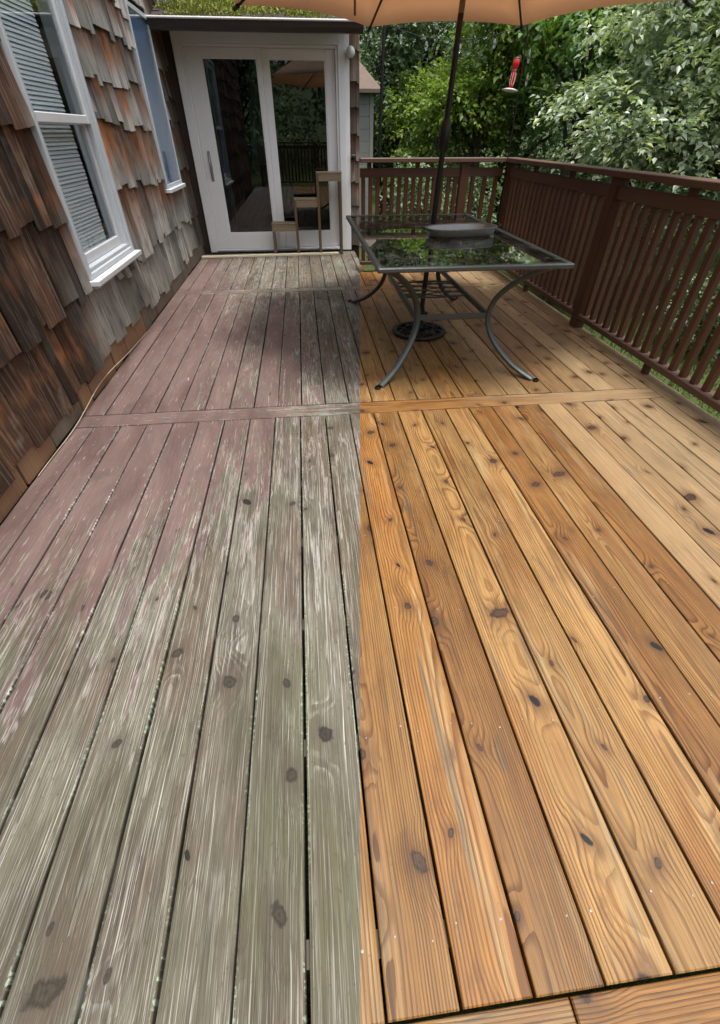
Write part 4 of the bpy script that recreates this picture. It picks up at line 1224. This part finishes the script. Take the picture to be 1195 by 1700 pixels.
def cloud(cx, cy, cz, rx, ry, rz, n, br, lo=None):
    out = []
    for _ in range(n):
        q = rng.normal(0, 1, 3); q /= np.linalg.norm(q); k = rng.random() ** .4
        p = (cx + q[0] * rx * k, cy + q[1] * ry * k, cz + q[2] * rz * k)
        if lo is not None and p[2] < lo: p = (p[0], p[1], lo + rng.random() * .3)
        s = br * rng.uniform(.65, 1.3); out.append((p, (s, s, s * .62)))
    return out
gz = terrain
# the pale-leaved tree leaning over the right side of the view
tree('dogwood_tree', 'broad tree with layered pale glossy leaves leaning over the right railing', (6.6, 5.9, gz(6.6, 5.9)),
     cloud(5.4, 6.3, 1.75, 2.0, 1.6, 1.5, 46, .50, 0.35) + cloud(4.1, 6.9, 1.35, .85, .7, .45, 12, .34) + cloud(4.3, 7.0, 2.35, .8, .7, .5, 10, .34), 34, 18, .44, .088, 'leaf_dogwood', .13, layered=True, droop=.3, flat=1.1, wid=.27)
tree('maple_tree', 'fresh green tree rising behind the hook pole', (5.0, 10.0, gz(5.0, 10)),
     cloud(5.0, 10.0, 3.3, 1.9, 1.5, 1.6, 40, .62), 26, 14, .5, .13, 'leaf_maple', .14, flat=.8)
tree('lime_vine_tree', 'yellow-green leafy tree left of the red feeder', (3.5, 10.6, gz(3.5, 10.6)),
     cloud(3.62, 10.4, 2.45, .55, .6, 1.0, 18, .36) + cloud(3.1, 10.7, 1.6, .7, .5, .7, 12, .34), 24, 14, .4, .095, 'leaf_lime', .08, flat=.6)
tree('lime_shrub', 'small yellow-green shrub glowing behind the umbrella pole', (2.55, 11.2, gz(2.55, 11.2)),
     cloud(2.55, 11.2, 1.45, .65, .5, 1.0, 18, .32, 0.0), 22, 13, .34, .085, 'leaf_lime', .05, cat='shrub')
tree('ivy_clad_tree', 'dark ivy-covered tree beside the shed', (1.95, 12.3, gz(1.95, 12.3)),
     cloud(1.95, 12.2, 2.2, .75, .6, 2.3, 30, .42, 0.0), 26, 14, .36, .085, 'leaf_dark', .15, flat=.4)
tree('feathery_tree', 'tall mid-green tree behind the umbrella pole under the canopy', (2.95, 13.2, gz(2.95, 13.2)),
     cloud(2.95, 13.0, 3.4, 1.1, .8, 1.9, 30, .5), 24, 14, .5, .085, 'leaf_shrub', .13, flat=.5, wid=.2)
tree('hemlock_tree', 'shadowy dark evergreen behind the red feeder', (4.6, 11.9, gz(4.6, 11.9)),
     cloud(4.5, 11.7, 1.4, 1.3, .8, 1.9, 40, .5, -.3), 24, 14, .45, .085, 'leaf_dark', .17, flat=.6, wid=.2)
tree('hemlock_tree', 'dark evergreen deep behind the pale-leaved tree', (7.6, 11.2, gz(7.6, 11.2)),
     cloud(7.4, 11.0, 2.2, 1.9, 1.0, 2.3, 50, .62, -.2), 24, 14, .5, .10, 'leaf_dark', .18, flat=.6)
tree('maple_tree', 'bright green tree at the top right corner behind the pale-leaved one', (8.4, 8.6, gz(8.4, 8.6)),
     cloud(8.0, 8.6, 3.3, 1.7, 1.3, 1.3, 36, .6), 24, 14, .5, .13, 'leaf_maple', .14, flat=.8)
for i, (x, y, r, h, lab) in enumerate([(1.6, 7.6, .45, .95, 'low grey-green bush just behind the left part of the far railing'), (2.6, 7.9, .5, .95, 'low pale-leaved bush behind the umbrella pole and far railing'),
                                       (3.9, 6.5, .5, .55, 'low bush outside the railing corner'), (4.5, 4.4, .5, .35, 'low bush on the lawn beyond the long railing')]):
    tree('bush', lab, (x, y, gz(x, y)), cloud(x, y, (h + LAWN_Z) / 2 + .1, r, r, (h - LAWN_Z) / 2 - .1, 16, .26, LAWN_Z + .12), 22, 12, .28, .065, 'leaf_shrub', .03, cat='bush', group='bushes round the deck')
# woodland closing the view: one mass of trees nobody could count
def woodland():
    S, D = [], []
    for k in range(760):
        a = rng.uniform(R_(-30), R_(100)) if k < 420 else rng.uniform(R_(100), R_(330)); rad = rng.uniform(15.5, 20)
        x, y = rad * math.sin(a) + 1, rad * math.cos(a)
        z = terrain(x, y) + abs(rng.normal(0, 2.6)) + .3
        s, d = blobs_twigs([((x, y, z), (1.1, 1.1, .8))], 12)
        S.append(s); D.append(d)
    v, t = leaf_geo(np.concatenate(S), np.concatenate(D), 12, .75, .24, flat=.5)
    o = link('woodland', np_mesh('woodland', v, t), 'leaf_dark')
    tag(o, 'mass of dark woodland closing the view behind the garden trees', 'woodland', kind='stuff')
woodland()
# trees at the photographer's back, mirrored in the door glass
for i, (x, y, lab) in enumerate([(1.8, -9.5, 'large tree behind the photographer, mirrored in the right door glass'), (-2.6, -11.0, 'large tree behind the house corner at the photographer\'s back')]):
    tree('garden_tree', lab, (x, y, gz(x, y)), cloud(x, y, 4.4, 2.4, 2.0, 2.6, 34, .85), 20, 12, .7, .20, 'leaf_dark', .2, group='trees behind the photographer')

for o in bpy.data.objects:
    if 'wl' in o.keys(): del o['wl']
